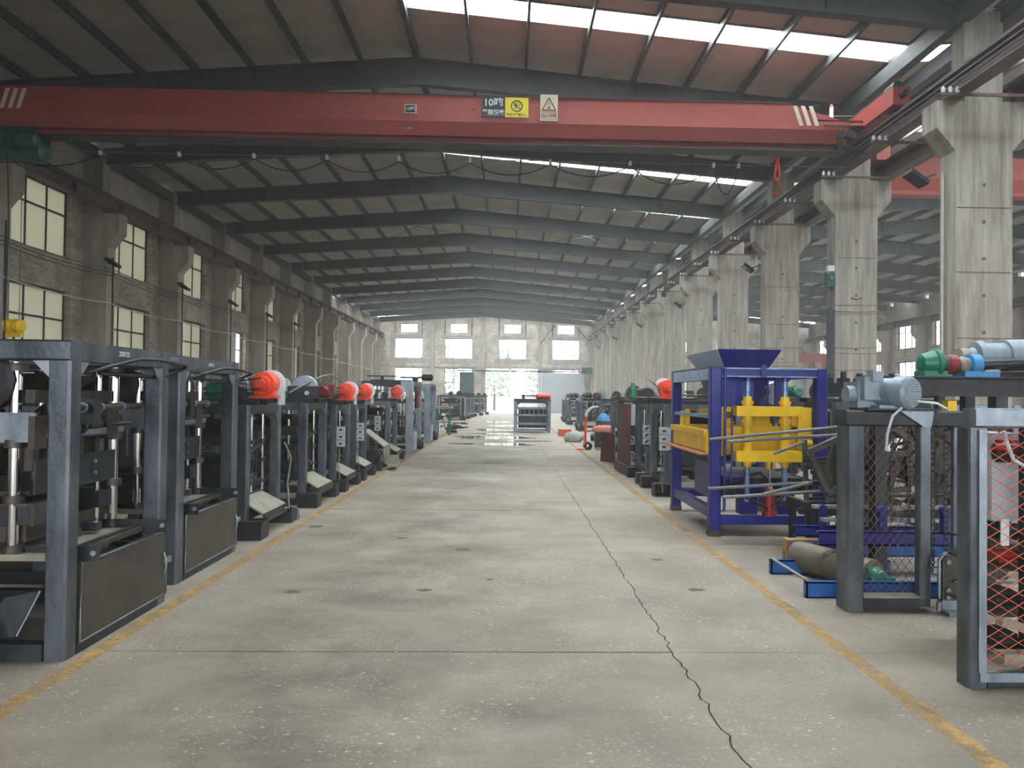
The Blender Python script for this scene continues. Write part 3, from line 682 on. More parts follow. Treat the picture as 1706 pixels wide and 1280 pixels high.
# festoon line behind the girder
fs = thing('festoon_cable', 'looped black festoon cable with white trolleys strung behind the red girder', 'cable', (0, YG+.95, 6.85))
fx = [-11.2, -9.05, -7.33, -5.69, -4.08, -2.48, -.9, .9, 2.7, 4.59, 5.16]
obj('track_wire', MB().cyl((-11.6, 0, .02), (7.6, 0, .02), .008, 6), M['cable'], fs)
for i, x in enumerate(fx):
    obj('cable_trolley', MB().box(x-.03, x+.03, -.03, .03, -.05, .04).cyl((x, -.04, .03), (x, .04, .03), .03, 8), M['white'], fs)
    if i+1 < len(fx):
        x2 = fx[i+1]; sag = (.26 if x < 2 else .4) if x2-x > 1 else .6
        obj('cable_loop', MB().tube([(x+(x2-x)*t, 0, -.05-sag*4*t*(1-t)) for t in [j/10 for j in range(11)]], .014, 6), M['rubber'], fs)
pd = thing('chain_sling', 'red sling with a hook hanging beneath the right end of the girder', 'sling', (5.9, YG+.55, 7.02))
obj('sling_strap', MB().tube([(0, 0, -.05), (-.06, 0, -.5), (0, 0, -.62), (.06, 0, -.5), (.01, 0, -.05)], .022, 8), M['orange'], pd)
obj('sling_hook', MB().tube([(0, 0, -.62), (0, 0, -.72), (.07, 0, -.8), (.05, 0, -.92), (-.05, 0, -.93), (-.08, 0, -.84)], .03, 8), M['red_cyl'], pd)
obj('sling_shackle', MB().torus((0, 0, -.02), (0, 1, 0), .05, .014, 14, 6), M['crane_d'], pd)
# crane of the next hall
c2 = thing('overhead_crane', 'red crane girder of the next hall seen between the nearest columns', 'crane', (0, 18.9, 6.95))
obj('girder', MB().prism([(0, .95), (0, .4), (.12, .1), (.12, 0), (.5, 0), (.5, .1), (.62, .4), (.62, .95)], 'x', 9.3, 28.2), M['crane'], c2)
obj('end_carriage', MB().box(8.85, 9.19, -1.2, 1.7, .46, .84), M['crane'], c2); obj('end_carriage', MB().box(28.23, 28.57, -1.2, 1.7, .46, .84), M['crane'], c2)
c3 = thing('overhead_crane', 'distant red crane girder far down the next hall', 'crane', (0, 66, 4.9))
obj('girder', MB().box(9.3, 28.6, 0, .5, 0, .8), M['crane'], c3); obj('girder_leg', MB().box(9.3, 9.7, .05, .45, -4.9, 0).box(28.2, 28.6, .05, .45, -4.9, 0), M['crane'], c3)

# ================================================================== LAMPS, CONDUITS, WIRES ON THE COLUMNS
def floodlight(x, y, z, dirx, lab, grp):
    t = thing('floodlight', lab, 'lamp', (x, y, z), 0, grp)
    obj('lamp_arm', MB().bar((-.325*dirx, .24*dirx, .1), (0, 0, 0), .03, .03), M['steel_d'], t)
    obj('lamp_housing', MB().add([(-.16,-.3,.12),(.16,-.3,-.1),(.16,.05,-.1),(-.16,.05,.12),(-.12,-.26,.2),(.2,-.26,-.02),(.2,.02,-.02),(-.12,.02,.2)], [(0,3,2,1),(4,5,6,7),(0,1,5,4),(1,2,6,5),(2,3,7,6),(3,0,4,7)]), M['black'], t)
    obj('lamp_glass', MB().add([(-.14,-.27,.1),(.14,-.27,-.095),(.14,.02,-.095),(-.14,.02,.1),(-.142,-.27,.092),(.138,-.27,-.103),(.138,.02,-.103),(-.142,.02,.092)], [(0,1,2,3),(7,6,5,4),(0,4,5,1),(1,5,6,2),(2,6,7,3),(3,7,4,0)]), M['glass'], t)
ON = ['nearest', 'second', 'third', 'fourth', 'fifth', 'sixth', 'seventh', 'eighth', 'ninth', 'tenth', 'eleventh', 'twelfth']
for i, k in enumerate((0, 2, 4, 6, 8, 10)): floodlight(7.42, YK(k)+.7, 5.62, -1, '%s black floodlight under the corbels of the right column row' % ON[i], 'floodlights on the right columns')
for i, k in enumerate((2, 3, 4, 5, 6)): floodlight(-11.6, YK(k)-.21, 5.3, 1, '%s floodlight on the corbels of the left window wall' % ON[i], 'floodlights on the left columns')
for i, k in enumerate(range(1, 12)):
    pts = [(-11.5, YK(k)-.06, 6.85), (-11.5, YK(k)-.06, 6.35), (-11.86, YK(k)-.06, 5.85), (-11.86, YK(k)-.06, .4)]
    if k > 6: obj('conduit', MB().tube(pts, .045, 8), M['pipe'], label='%s pale conduit pipe bent around a left column, counted toward the far wall' % ON[k-7], cat='pipe', group='conduits on the left columns')
    else: obj('cable_bundle', MB().tube([(-11.908, YK(k)+.3, 5.6), (-11.9, YK(k)+.31, 3), (-11.908, YK(k)+.3, .4)], .02, 6), M['rubber'], label='%s thin dark cable running down a left column' % ON[i], cat='cable', group='cables on the left columns')
for i, k in enumerate(range(0, 12)):
    if i in (0, 5, 9, 10, 11):
        x = XC0-.05; obj('conduit', MB().tube([(x+.0, YK(k)+.3, 5.7 if i < 9 else 6.0), (x, YK(k)+.3, 3), (x, YK(k)+.3, .3)], .022 if i < 9 else .045, 8), M['pipe'], label='pale conduit pipe on the %s column of the right row' % ON[i], cat='pipe', group='conduits on the right columns')
for i, k in enumerate((1, 5)):
    t = thing('signal_box', ['green lit signal box with a cable on the second right column', 'green lit signal box high up by the runway on a far right column'][i], 'box', (XC0-.1, YK(k)+.05, 4.45 if i == 0 else 6.75))
    obj('box_body', MB().box(-.1, .1, -.08, .08, -.16, .16), M['teal'], t); obj('box_lamp', MB().cyl((0, -.081, .05), (0, -.1, .05), .05, 12), M['green'], t)
    obj('switch', MB().box(-.08, .08, -.06, .06, .22, .36), M['white'], t)
obj('notice_board', MB().box(XC0-.2, XC0-.02, YK(1)-.03, YK(1)+.0, 2.2, 3.75), M['steel_d'], label='tall narrow dark notice board on the second right column', cat='sign')
for k, zs in ((1, (2.3, 2.85, 3.65, 3.72)), (2, (2.6, 3.1, 3.15)), (3, (2.5, 2.6)), (0, (2.35,))):
    for i, z in enumerate(zs):
        obj('tape_band', MB().tube([(XC0-.012, .3, z+.02), (XC0-.012, -.012, z), (8.3, -.012, z+.015*(-1)**i), (XC1+.012, -.012, z+.03), (XC1+.012, .3, z)], .01, 6), M['tray'], MIDCOL[k])
def wire(name, pts, r, mt, lab, cat='cable', grp=None):
    out = []
    for a, b in zip(pts, pts[1:]):
        a, b = Vector(a), Vector(b); sag = .018*(b-a).length
        for j in range(6): t = j/6; p = a.lerp(b, t); p.z -= sag*4*t*(1-t); out.append(p)
    out.append(pts[-1]); return obj(name, MB().tube(out, r, 6), mt, label=lab, cat=cat, group=grp)
wire('wall_cable', [(-11.85, YK(k)-.02, 4.3-.012*k*4) for k in range(-1, 13)], .018, M['pipe'], 'pale cable strung in loops from column to column along the left wall')
for i in range(3): wire('wall_cable', [(-11.88, YK(k)+.2, 5.15-.1*i+.05*((k*7+i*3) % 3)) for k in range(-1, 7)], .011, M['rubber'], '%s black wire drooping along the left wall above the pale cable' % ['highest', 'middle', 'lowest'][i], 'cable', 'black wires along the left wall')
wire('column_cable', [(XC0-.03, YK(1)+.2, 4.3), (8.3, YK(1)-.03, 4.0), (8.9, YK(1)+.1, 4.15)], .012, M['rubber'], 'thin black cable looped across the second right column')
wire('column_cable', [(XC0-.03, YK(2)+.2, 4.8), (8.3, YK(2)-.05, 4.75), (8.9, YK(2)+.1, 4.95)], .012, M['pipe'], 'thin pale cable looped across the third right column')
obj('junction_box', MB().box(-11.96, -11.9, YK(1)+.1, YK(1)+.25, 5.95, 6.15), M['white'], label='small white junction box high on a near left column', cat='box')

# trees beyond the far doorway
def tree(x, y, hgt, r, lab, seed):
    q = random.Random(seed); t = thing('tree', lab, 'tree', (x, y, -.3))
    obj('trunk', MB().cyl((0, 0, 0), (0, 0, hgt*.5), .16, 8, .1), M['trunk'], t); mb = MB()
    for i in range(900):
        a = q.uniform(0, 2*PI); z = hgt*(.25+.75*q.random()); rr = r*math.sqrt(q.random())*(1.1-abs(z/hgt-.6)); p = Vector((rr*math.cos(a), rr*math.sin(a), z))
        d = Vector((q.uniform(-1, 1), q.uniform(-1, 1), q.uniform(-1, 1))).normalized()*.3; e = d.cross(Vector((q.uniform(-1, 1), .3, .5))).normalized()*.2
        mb.add([p-d, p+e, p+d, p-e], [(0, 1, 2, 3)])
    obj('foliage', mb, M['leaf'], t)['kind'] = 'stuff'
tree(-1.6, 92, 7.5, 2.6, 'tree seen through the left part of the far doorway', 1); tree(4.4, 101, 8, 2.4, 'tree seen through the right part of the far doorway', 2)
tree(-9, 97, 8, 2.6, 'tree outside the lower window beside the doorway', 3); tree(11, 97, 9, 2.6, 'tree outside the rightmost far window', 4)
obj('yard_wall', MB().box(-20, 20, 104, 104.3, -.3, 1.6).box(-20, 20, 103.95, 104.35, 1.6, 1.7), M['panelwall'], label='low pale yard wall beyond the far doorway', cat='wall')

# ================================================================== MACHINES
def chrome_rod(p, x, y, z0, z1, r=.024, collars=()):
    o = obj('guide_rod', MB().cyl((x, y, z0), (x, y, z1), r, 14), M['chrome'], p)
    mb = MB()
    for z in collars: mb.cyl((x, y, z-.025), (x, y, z+.025), r*1.75, 12)
    if collars: obj('rod_collar', mb, M['steel_b'], o)
    return o
def gusset(mb, x, y, z, dx, dy, s, t=.012):        # triangular plate under a beam end
    if dx: mb.prism([(x, z), (x+dx*s, z), (x, z-s)], 'y', y-t/2, y+t/2) if dx > 0 else mb.prism([(x, z), (x, z-s), (x+dx*s, z)], 'y', y-t/2, y+t/2)
    else: mb.prism([(y, z), (y+dy*s, z), (y, z-s)], 'x', x-t/2, x+t/2) if dy > 0 else mb.prism([(y, z), (y, z-s), (y+dy*s, z)], 'x', x-t/2, x+t/2)
def bolts(p, pts, ax=(1, 0, 0), r=.014, mt='steel_l'):
    mb = MB(); a = Vector(ax)*.012
    for q in pts: q = Vector(q); mb.cyl(q-a, q+a, r, 6)
    return obj('bolt', mb, M[mt], p)

def machine_a():
    """big square-tube block press: closed door panel at the bottom, open press works above; aisle face at x=0, runs along +y"""
    t = thing('block_press', '-', 'machine'); W_, L_, H_ = 1.75, 1.3, 1.9; P = .13
    for x, y in ((-P, 0), (-P, L_-P), (-W_, 0), (-W_, L_-P)): obj('post', MB().post(x, x+P, y, y+P, 0, H_-.125, .014), M['steel'], t)
    for y in (0, L_-P): obj('top_beam', MB().post(y, y+P, H_-.125, H_, -W_-.5, -.0, .012, 'x'), M['steel'], t)
    for x in (-P, -W_): obj('top_beam', MB().post(x, x+P, H_-.125, H_, P, L_-P, .012, 'x').box(0,0,0,0,0,0) if False else MB().box(x+.003, x+P-.003, P, L_-P, H_-.122, H_-.003), M['steel'], t)
    mb = MB(); z = H_-.125
    gusset(mb, -P, .02, z, -1, 0, .1); gusset(mb, -.02, P, z, 0, 1, .1); gusset(mb, -P, L_-.02, z, -1, 0, .1); gusset(mb, -.02, L_-P, z, 0, -1, .1); gusset(mb, -W_+P, .02, z, 1, 0, .1)
    obj('gusset', mb, M['steel_l'], t)
    text('chalk_marking', '220712', .045, M['white'], t, (.0006, .62, H_-.055), (PI/2, 0, PI/2), label='chalked white numerals')
    # base and closed door
    obj('base_beam', MB().box(-P, 0, P, L_-P, 0, .1).box(-W_, -P, 0, .09, 0, .1).box(-W_, -P, L_-.09, L_, 0, .1), M['steel_d'], t)
    obj('back_plate', MB().box(-W_+.04, -W_+.06, P, L_-P, .1, .9), M['steel_d'], t)
    d = obj('door_panel', MB().prism([(P+.01,.055),(L_-.02,.055),(L_-.0,.075),(L_-.0,.53),(L_-.02,.55),(P+.03,.55),(P+.01,.53)], 'x', -.012, .006), M['panel'], t, label='flat dark sheet steel door panel')
    rim = [(.006, P+.02, .065), (.006, L_-.01, .065), (.006, L_-.01, .54), (.006, P+.02, .54), (.006, P+.02, .065)]
    obj('door_rim', MB().tube(rim, .007, 6), M['steel'], d)
    obj('latch', MB().box(.006, .03, L_-.05, L_+.03, .30, .34).tube([(.012, L_-.06, .38), (.03, L_-.065, .33), (.03, L_-.065, .27), (.012, L_-.06, .22)], .007, 6), M['steel_l'], d)
    # lower deck: slab table, channels, angled flats
    obj('table', MB().box(-W_+.1, -.14, P, L_-P, .56, .6), M['tray'], t)
    for y in (.55, .8): obj('channel_bar', MB().box(-W_+.2, -.26, y, y+.07, .62, .68), M['steel'], t)
    obj('flat_bar', MB().box(-1.1, .09, .19, .205, .55, .64).box(-1.1, .09, .205, .25, .55, .56), M['steel_d'], t)
    obj('flat_bar', MB().box(-.5, .1, L_-.24, L_-.225, .57, .66), M['steel_d'], t)
    for x in (-.16, -.09): obj('side_rail', MB().bar((x, .28, .585), (x+.02, L_-.1, .60), .04, .03), M['steel_b'], t)
    bolts(t, [(-.12, .185, .6), (-.45, .185, .6), (.06, .185, .6), (.08, L_-.245, .62)], (0, 1, 0), .018)
    obj('peg', MB().cyl((-.2, .24, .64), (-.2, .24, .72), .018, 10), M['steel_b'], t)
    # guide rods and crossheads
    xs_, ys_ = (-.5, -1.3), (.28, 1.02)
    for x, y in ((-.42, .17), (-.31, 1.1), (-1.3, .28), (-1.3, 1.02)): chrome_rod(t, x, y, .6, 1.77, .034, (.63, .93, 1.27, 1.74))
    for x, y in ((-.36, .98), (-.5, .5), (-.46, .86)): chrome_rod(t, x, y, 1.0 if y < .95 else .6, 1.3 if y < .95 else 1.76, .02, (1.28,))
    obj('crosshead', MB().box(-1.5, -.3, .16, .42, .77, .89).box(-1.5, -.3, .9, 1.14, .77, .89), M['steel_d'], t)
    obj('crosshead_cap', MB().box(-1.5, -.28, .14, .44, .89, .905).box(-.3, -.28, .14, .44, .77, .89), M['steel_b'], t)
    obj('press_head', MB().box(-1.5, -.28, .14, 1.16, 1.30, 1.33).box(-1.5, -.28, .14, .4, 1.33, 1.43).box(-1.5, -.28, .9, 1.16, 1.33, 1.43), M['steel_d'], t)
    obj('press_lip', MB().box(-1.5, -.27, .12, .14, 1.28, 1.46).box(-.28, -.265, .14, 1.16, 1.3, 1.34), M['steel_l'], t)
    obj('mould_plate', MB().prism([(.16, .96), (1.1, .96), (1.1, 1.17), (.16, 1.17)], 'x', -.3, -.285), M['steel_d'], t, label='bolted grey mould side plate')
    mb = MB()
    for y in (.35, .8):
        for i in range(10): pass
        mb.prism([(y-.028, .99), (y+.028, .99), (y+.034, 1.05), (y+.028, 1.14), (y-.028, 1.14), (y-.034, 1.05)], 'x', -.285, -.281)
    obj('pad', mb, M['black'], t); bolts(t, [(-.28, y, z) for y in (.35, .8) for z in (1.03, 1.11)], (1, 0, 0), .014)
    for y in (.2, .34, .7, .9): obj('tamper_leg', MB().box(-.4, -.33, y, y+.06, 1.1, 1.32), M['steel_b'], t)
    obj('hanger', MB().box(-.3, -.26, .1, .22, 1.24, 1.44).box(-.3, -.26, .92, 1.06, 1.26, 1.46), M['steel_b'], t)
    obj('hanger_pin', MB().cyl((-.27, .18, 1.34), (-.27, .55, 1.34), .016, 8).cyl((-.27, .98, 1.36), (-.27, 1.25, 1.36), .014, 8), M['steel_b'], t)
    obj('link_eye', MB().torus((-.27, .52, 1.36), (0, 1, 0), .04, .016, 14, 6).torus((-.27, .6, 1.36), (0, 1, 0), .04, .016, 14, 6).cyl((-.27, .68, 1.37), (-.27, .82, 1.37), .035, 12).box(-.32, -.22, .35, .9, 1.29, 1.30), M['steel_b'], t)
    sh = obj('rocker_shaft', MB().cyl((-.16, P, 1.49), (-.16, L_-P, 1.49), .024, 12), M['steel_b'], t)
    mb = MB()
    for y in (.28, .42, .62, .9): mb.cyl((-.16, y-.012, 1.49), (-.16, y+.012, 1.49), .034, 12)
    obj('shaft_collar', mb, M['steel_l'], sh); obj('rocker_arm', MB().box(-.19, -.11, .46, .55, 1.38, 1.54), M['steel_d'], sh)
    # hopper with angled faces, its carrying beam, and the drum behind
    obj('cross_tie', MB().box(-.34, -.28, P, L_-.3, 1.52, 1.6), M['steel_b'], t)
    obj('hopper', MB().frustum(-1.3, -.5, .35, .85, 1.58, -1.45, -.36, .15, 1.05, 1.70), M['panel'], t)
    obj('lever_bracket', MB().box(-.42, -.36, .62, .74, 1.6, 1.78).box(-.5, -.3, .5, .9, 1.74, 1.76), M['steel_d'], t)
    obj('flywheel', MB().lathe((-.6, .1, 1.66), (-.6, .2, 1.66), [(0, .17), (.2, .2), (.8, .2), (1, .17)], 20), M['black'], t)
    obj('spring_rod', MB().cyl((-.4, .48, 1.6), (-.4, .48, 1.77), .02, 8).cyl((-.46, .56, 1.58), (-.46, .56, 1.77), .03, 10), M['steel_d'], t)
    obj('press_cylinder', MB().cyl((-.9, .65, .6), (-.9, .65, 1.3), .06, 14).cyl((-.9, .65, 1.3), (-.9, .65, 1.72), .032, 12), M['steel_d'], t)
    obj('mould_box', MB().box(-1.4, -.36, .2, 1.1, .66, .76).box(-1.4, -.36, .22, 1.08, .94, .97), M['steel_b'], t)
    obj('rear_frame', MB().box(-1.2, -1.1, .05, .12, .1, 1.4).box(-.75, -.65, 1.15, 1.22, .1, 1.75).box(-1.6, -1.5, .5, .58, .6, 1.75), M['steel'], t)
    # bent guard rail at the top and the folded chute at the near side
    obj('guard_rail', MB().tube([(-.1, .16, 1.72), (-.06, .3, 1.715), (.02, .42, 1.76), (.1, .62, 1.815), (.13, .8, 1.82), (.13, 1.28, 1.80), (.11, 1.33, 1.785), (0, 1.26, 1.72), (-.06, 1.14, 1.705), (-.1, .5, 1.715)], .014, 8), M['steel_d'], t)
    obj('chute', MB().add([(-.34,-.02,.38),(-.14,-.02,.42),(-.2,-.05,.28),(-.4,-.05,.25),(-.44,-.08,.16),(-.24,-.08,.17),(-.34,0,.38),(-.14,0,.42),(-.2,-.03,.28),(-.4,-.03,.25),(-.44,-.06,.16),(-.24,-.06,.17)],
        [(0,1,2,3),(3,2,5,4),(9,8,7,6),(10,11,8,9),(0,6,7,1),(1,7,8,2),(2,8,11,5),(5,11,10,4),(4,10,9,3),(3,9,6,0)]), M['steel_d'], t)
    obj('chute_lip', MB().tube([(-.14, -.01, .42), (-.2, -.03, .28), (-.24, -.06, .17)], .008, 6), M['steel_l'], t)
    obj('vibrator_motor', MB().lathe((-1.0, .06, .26), (-.55, .06, .26), [(0, .1), (.1, .14), (.9, .14), (1, .1)], 16).box(-.95, -.6, 0.02, .2, .1, .18), M['black'], t)
    for i in range(5): obj('hose', MB().tube([(-.5-.06*i, .5+.1*i, .62), (-.42-.05*i, .6, 1.0+.1*i), (-.6, .75, 1.5)], .012, 6), M['rubber'], t)
    return t
A1 = machine_a(); A1.location = (-2.59, 4.49, 0); A1['label'] = 'tall raw steel block press nearest the camera with a closed door panel'
A2 = copy_tree(A1, None, (-2.72, 6.27, 0), None, 'raw steel block press second in the left row behind the nearest press', None, (1, 1.05, 1.0), ('chalk_marking',))
text('chalk_marking', '220711', .04, M['white'], A2, (.0006, .62, 1.845), (PI/2, 0, PI/2), label='chalked white numerals')
for o in (A1, A2): o['group'] = 'tall presses at the head of the left row'
t = thing('hose_coil', 'pale blue coil of hose on the floor against the nearest press', 'hose', (-3.03, 4.28, .02))
for i in range(5): obj('coil_loop', MB().torus((0, .02*i, .1+.008*i), (.15*(-1)**i, 1, .2), .1+.008*i, .018, 20, 8), M['cobalt'], t)

def top_orange(t, x, y, z, s=1.0, d=1):
    g = obj('clutch_guard', MB().lathe((x, y-.16*s*d, z), (x, y+.1*s*d, z), [(0, .045*s), (.16, .05*s), (.16, .08*s), (.38, .09*s), (.38, .125*s), (.62, .135*s), (1, .14*s)], 24).box(x-.15*s, x+.15*s, y-.06, y+.12, z-.165*s, z-.145*s).box(x-.11*s, x+.11*s, y-.02, y+.08, z-.15*s, z-.08*s), M['orange'], t, label='orange red cone shaped brake housing')
    obj('flywheel', MB().lathe((x+.03, y+.11*s*d, z+.005), (x+.03, y+.17*s*d, z+.005), [(0, .12*s), (.1, .155*s), (.9, .155*s), (1, .12*s)], 24), M['white'], t)
    bolts(g, [(x-.13*s, y-.02, z-.14*s), (x+.13*s, y-.02, z-.14*s), (x, y-.165*s*d, z+.03)], (0, 1, 0), .01)
def top_motor(t, x, y, z, mt='green'):
    mo = obj('drive_motor', MB().lathe((x, y-.14, z), (x, y+.2, z), [(0, .06), (.08, .085), (.2, .095), (.9, .095), (.95, .1), (1, .07)], 18).box(x-.09, x+.09, y-.08, y+.14, z-.115, z-.085), M[mt], t)
    mb = MB()
    for i in range(10):
        a = 2*PI*i/10; mb.bar((x+.1*math.cos(a), y-.08, z+.1*math.sin(a)), (x+.1*math.cos(a), y+.16, z+.1*math.sin(a)), .008, .016, (math.cos(a), 0, math.sin(a)))
    obj('cooling_fin', mb, M[mt], mo); obj('terminal_box', MB().box(x+.06, x+.15, y-.04, y+.08, z+.02, z+.1), M[mt], mo)
def belt(t, a, b, ra, rb, y, w=.04):
    obj('drive_belt', MB().bar((a[0], y, a[1]+ra), (b[0], y, b[1]+rb), w, .012).bar((a[0], y, a[1]-ra), (b[0], y, b[1]-rb), w, .012), M['rubber'], t)

def machine_b(top, seed, closed=False):
    """medium block machine on channel feet, aisle face at x=0"""
    q = random.Random(seed); t = thing('block_machine', '-', 'machine'); L_, H_, P = 1.25, 1.46, .115; X1 = -.18; W_ = 1.45
    for y in (0, L_-.12): obj('foot', MB().box(-.29, 0, y-.03, y+.24, 0, .012).box(-.29, -.278, y-.03, y+.24, .012, .2).box(-.012, 0, y-.03, y+.24, .012, .2).box(-.29, 0, y-.03, y-.018, .012, .2).box(-.29, 0, y-.03, y+.24, .19, .2), M['black'], t)
    for y in (0, L_-.12): obj('foot', MB().box(-W_-.1, -W_+.2, y-.03, y+.24, 0, .2), M['black'], t)
    for x in (X1-P, -W_): 
        for y in (.03, L_-P): obj('post', MB().post(x, x+P, y, y+P, .2, H_, .012), M['steel'], t)
    for x in (X1-P, -W_): obj('top_beam', MB().box(x+.004, x+P-.004, .03+P, L_-P, H_-.1, H_-.002), M['steel_d'], t)
    for y in (.03, L_-P): obj('top_beam', MB().box(-W_+P, X1-P, y+.004, y+P-.004, H_-.1, H_-.002), M['steel'], t)
    mb = MB(); z = H_-.1
    for y, s_ in ((.03+P, 1), (L_-P, -1)): gusset(mb, X1-P/2, y, z, 0, s_, .09, P-.02)
    for y in (.03+P/2, L_-P/2): gusset(mb, X1-P, y, z, -1, 0, .1, .012)
    obj('gusset', mb, M['steel_l'], t)
    obj('base_beam', MB().box(X1-P, X1, .24, L_-P, .2, .28).box(-W_, -W_+P, .24, L_-P, .2, .28).box(-W_+P, X1-P, .05, .13, .2, .28), M['steel_d'], t)
    obj('feed_tray', MB().add([(-.32,.2,.42),(-.32,L_-.3,.42),(-.03,L_-.25,.26),(-.03,.15,.26),(-.32,.2,.40),(-.32,L_-.3,.40),(-.03,L_-.25,.24),(-.03,.15,.24)], [(0,3,2,1),(4,5,6,7),(0,1,5,4),(1,2,6,5),(2,3,7,6),(3,0,4,7)]), M['tray'], t)
    obj('tray_lip', MB().box(-.035, -.02, .15, L_-.25, .16, .262), M['steel_d'], t)
    for x in (-.5, -1.1):
        for y in (.3, .92): chrome_rod(t, x, y, .32, H_-.06, .024, (.4, .82, 1.1))
    for x, y in ((-.31, .34), (-.33, .6), (-.3, .9)): chrome_rod(t, x, y, .44, 1.34, .02, (.55, .8, 1.02))
    obj('crosshead', MB().box(-1.25, -.36, .2, 1.02, 1.0, 1.04).box(-1.25, -.36, .2, .3, 1.04, 1.13).box(-1.25, -.36, .92, 1.02, 1.04, 1.13), M['steel_b'], t)
    obj('press_head', MB().box(-1.2, -.4, .26, .96, .78, .86), M['steel_d'], t)
    for y in (.32, .46, .6, .74, .86): obj('tamper_leg', MB().box(-1.1, -.42, y, y+.05, .62, .78), M['steel_b'], t)
    obj('mould_box', MB().box(-1.22, -.38, .22, .25, .46, .64).box(-1.22, -.38, .97, 1.0, .46, .64).box(-.41, -.38, .25, .97, .46, .64).box(-1.22, -1.19, .25, .97, .46, .64), M['steel_d'], t)
    obj('table', MB().box(-1.25, -.33, .18, 1.04, .4, .44), M['steel_b'], t)
    obj('hopper', MB().frustum(-1.0, -.55, .4, .8, 1.06, -1.2, -.4, .22, 1.0, 1.3), M['panel'], t)
    obj('lift_cylinder', MB().cyl((-.8, .62, .2), (-.8, .62, .4), .05, 12).cyl((-.8, .62, 1.04), (-.8, .62, 1.36), .045, 12), M['black'], t)
    obj('linkage', MB().bar((-.3, .3, .9), (-.3, .9, 1.0), .025, .04).bar((-.3, .35, .7), (-.3, .8, .55), .02, .035).cyl((-.3, .3, .9), (-.34, .3, .9), .035, 10), M['steel_b'], t)
    for i in range(3): obj('hose', MB().tube([(-.3, .25+.2*i, .5), (-.26-.03*i, .35+.2*i, .75+.06*i), (-.36, .5+.12*i, 1.1)], .011, 6), M['rubber'], t)
    obj('vibrator_motor', MB().lathe((-.5, .15, .3), (-1.0, .15, .3), [(0, .06), (.1, .09), (.9, .09), (1, .06)], 14), M['black'], t)
    # drive on the top
    zb = H_
    obj('motor_bed', MB().box(-W_+.1, -.1, .1, .16, zb, zb+.06).box(-W_+.1, -.1, .42, .48, zb, zb+.06).box(-.2, -.02, .08, .5, zb+.06, zb+.072), M['steel_d'], t)
    if top == 'orange':
        top_orange(t, -.08, .26, zb+.24); top_motor(t, -.62, .3, zb+.18); belt(t, (-.08, zb+.24), (-.62, zb+.18), .06, .05, .16); belt(t, (-.08, zb+.24), (-.62, zb+.18), .06, .05, .2, .02)
        obj('bearing_block', MB().box(-.4, -.28, .12, .3, zb+.06, zb+.16).cyl((-.34, .1, zb+.18), (-.34, .32, zb+.18), .05, 12), M['steel_d'], t)
        obj('side_plate', MB().box(.02, .035, .42, .66, zb+.0, zb+.25), M['greybox'], t)
    elif top == 'wheel':
        obj('flywheel', MB().lathe((-.3, .34, zb+.2), (-.3, .4, zb+.2), [(0, .1), (0, .19), (.2, .2), (.8, .2), (1, .19), (1, .1)], 26), M['steel_l'], t)
        obj('motor_plate', MB().box(-.5, -.06, .2, .215, zb+.06, zb+.24), M['steel_d'], t); obj('shaft_end', MB().cyl((-.22, .17, zb+.14), (-.22, .2, zb+.14), .03, 14), M['white'], t)
        top_motor(t, -.15, .95, zb+.17, 'maroon')
        obj('lift_handle', MB().tube([(-.45, .12, zb+.14), (-.3, .2, zb+.24), (-.08, .55, zb+.4), (0, .7, zb+.42), (.02, 1.1, zb+.36), (.02, 1.4, zb+.33)], .014, 8).tube([(-.3, .8, zb+.16), (-.05, .72, zb+.38)], .012, 8), M['cable'], t)
    elif top == 'plain':
        top_motor(t, -.8, .4, zb+.17, 'black'); obj('flywheel', MB().lathe((-.35, .3, zb+.17), (-.35, .36, zb+.17), [(0, .06), (0, .15), (.2, .16), (.8, .16), (1, .15), (1, .06)], 22), M['steel_d'], t)
        obj('shaft', MB().cyl((-.35, .1, zb+.17), (-.35, .9, zb+.17), .025, 10).cyl((-1.2, .7, zb+.12), (-.1, .7, zb+.12), .03, 10), M['steel_b'], t)
    if closed: obj('side_panel', MB().box(-.09, -.075, .1, L_-.1, .22, 1.36), M['steel_d'], t)
    return t
def switch_boxes(t, x, y, z, n=3, face='y'):
    for i in range(n):
        zz = z-.115*i
        b = obj('switch_box', MB().box(x, x+.13, y-.06, y, zz, zz+.105), M['greybox'], t)
        obj('switch_button', MB().box(x+.04, x+.09, y-.066, y-.06, zz+.035, zz+.065), M['steel_d'], b)
    obj('switch_cable', MB().tube([(x+.04, y-.02, z-.115*n+.1), (x+.03, y-.03, z-.115*n-.2), (x+.06, y-.02, z-.115*n-.5)], .009, 6), M['cable'], t)
GL = 'block machines in the left row'
b3 = machine_b('orange', 1); b3.location = (-2.64, 8.17, 0); b3['label'] = 'block machine third in the left row with the largest orange brake housing on top'; b3['group'] = GL
obj('loose_cable', MB().tube([(-.1, 1.1, 1.0), (-.02, 1.13, .8), (-.05, 1.1, .5), (-.02, 1.05, .3), (.02, .95, .215), (-.1, .8, .21)], .012, 6).tube([(.0, 1.05, .22), (.06, 1.15, .18), (.07, 1.2, .06), (.05, 1.25, .02)], .01, 6), M['cable'], b3)
b4 = machine_b('wheel', 2); b4.location = (-2.63, 10.5, 0); b4['label'] = 'block machine fourth in the left row with a bare flywheel and bent handle on top'; b4['group'] = GL
b5 = copy_tree(b3, None, (-2.6, 12.21, 0), None, 'block machine fifth in the left row carrying pale switch boxes', GL, (1, .9, .97), ('loose_cable',)); switch_boxes(b5, -.16, .03, .99)
b6 = copy_tree(b3, None, (-2.6, 13.82, 0), None, 'block machine sixth in the left row just before the low black gear unit', GL, (1, .86, .97), ('loose_cable',)); switch_boxes(b6, -.16, .03, .99)
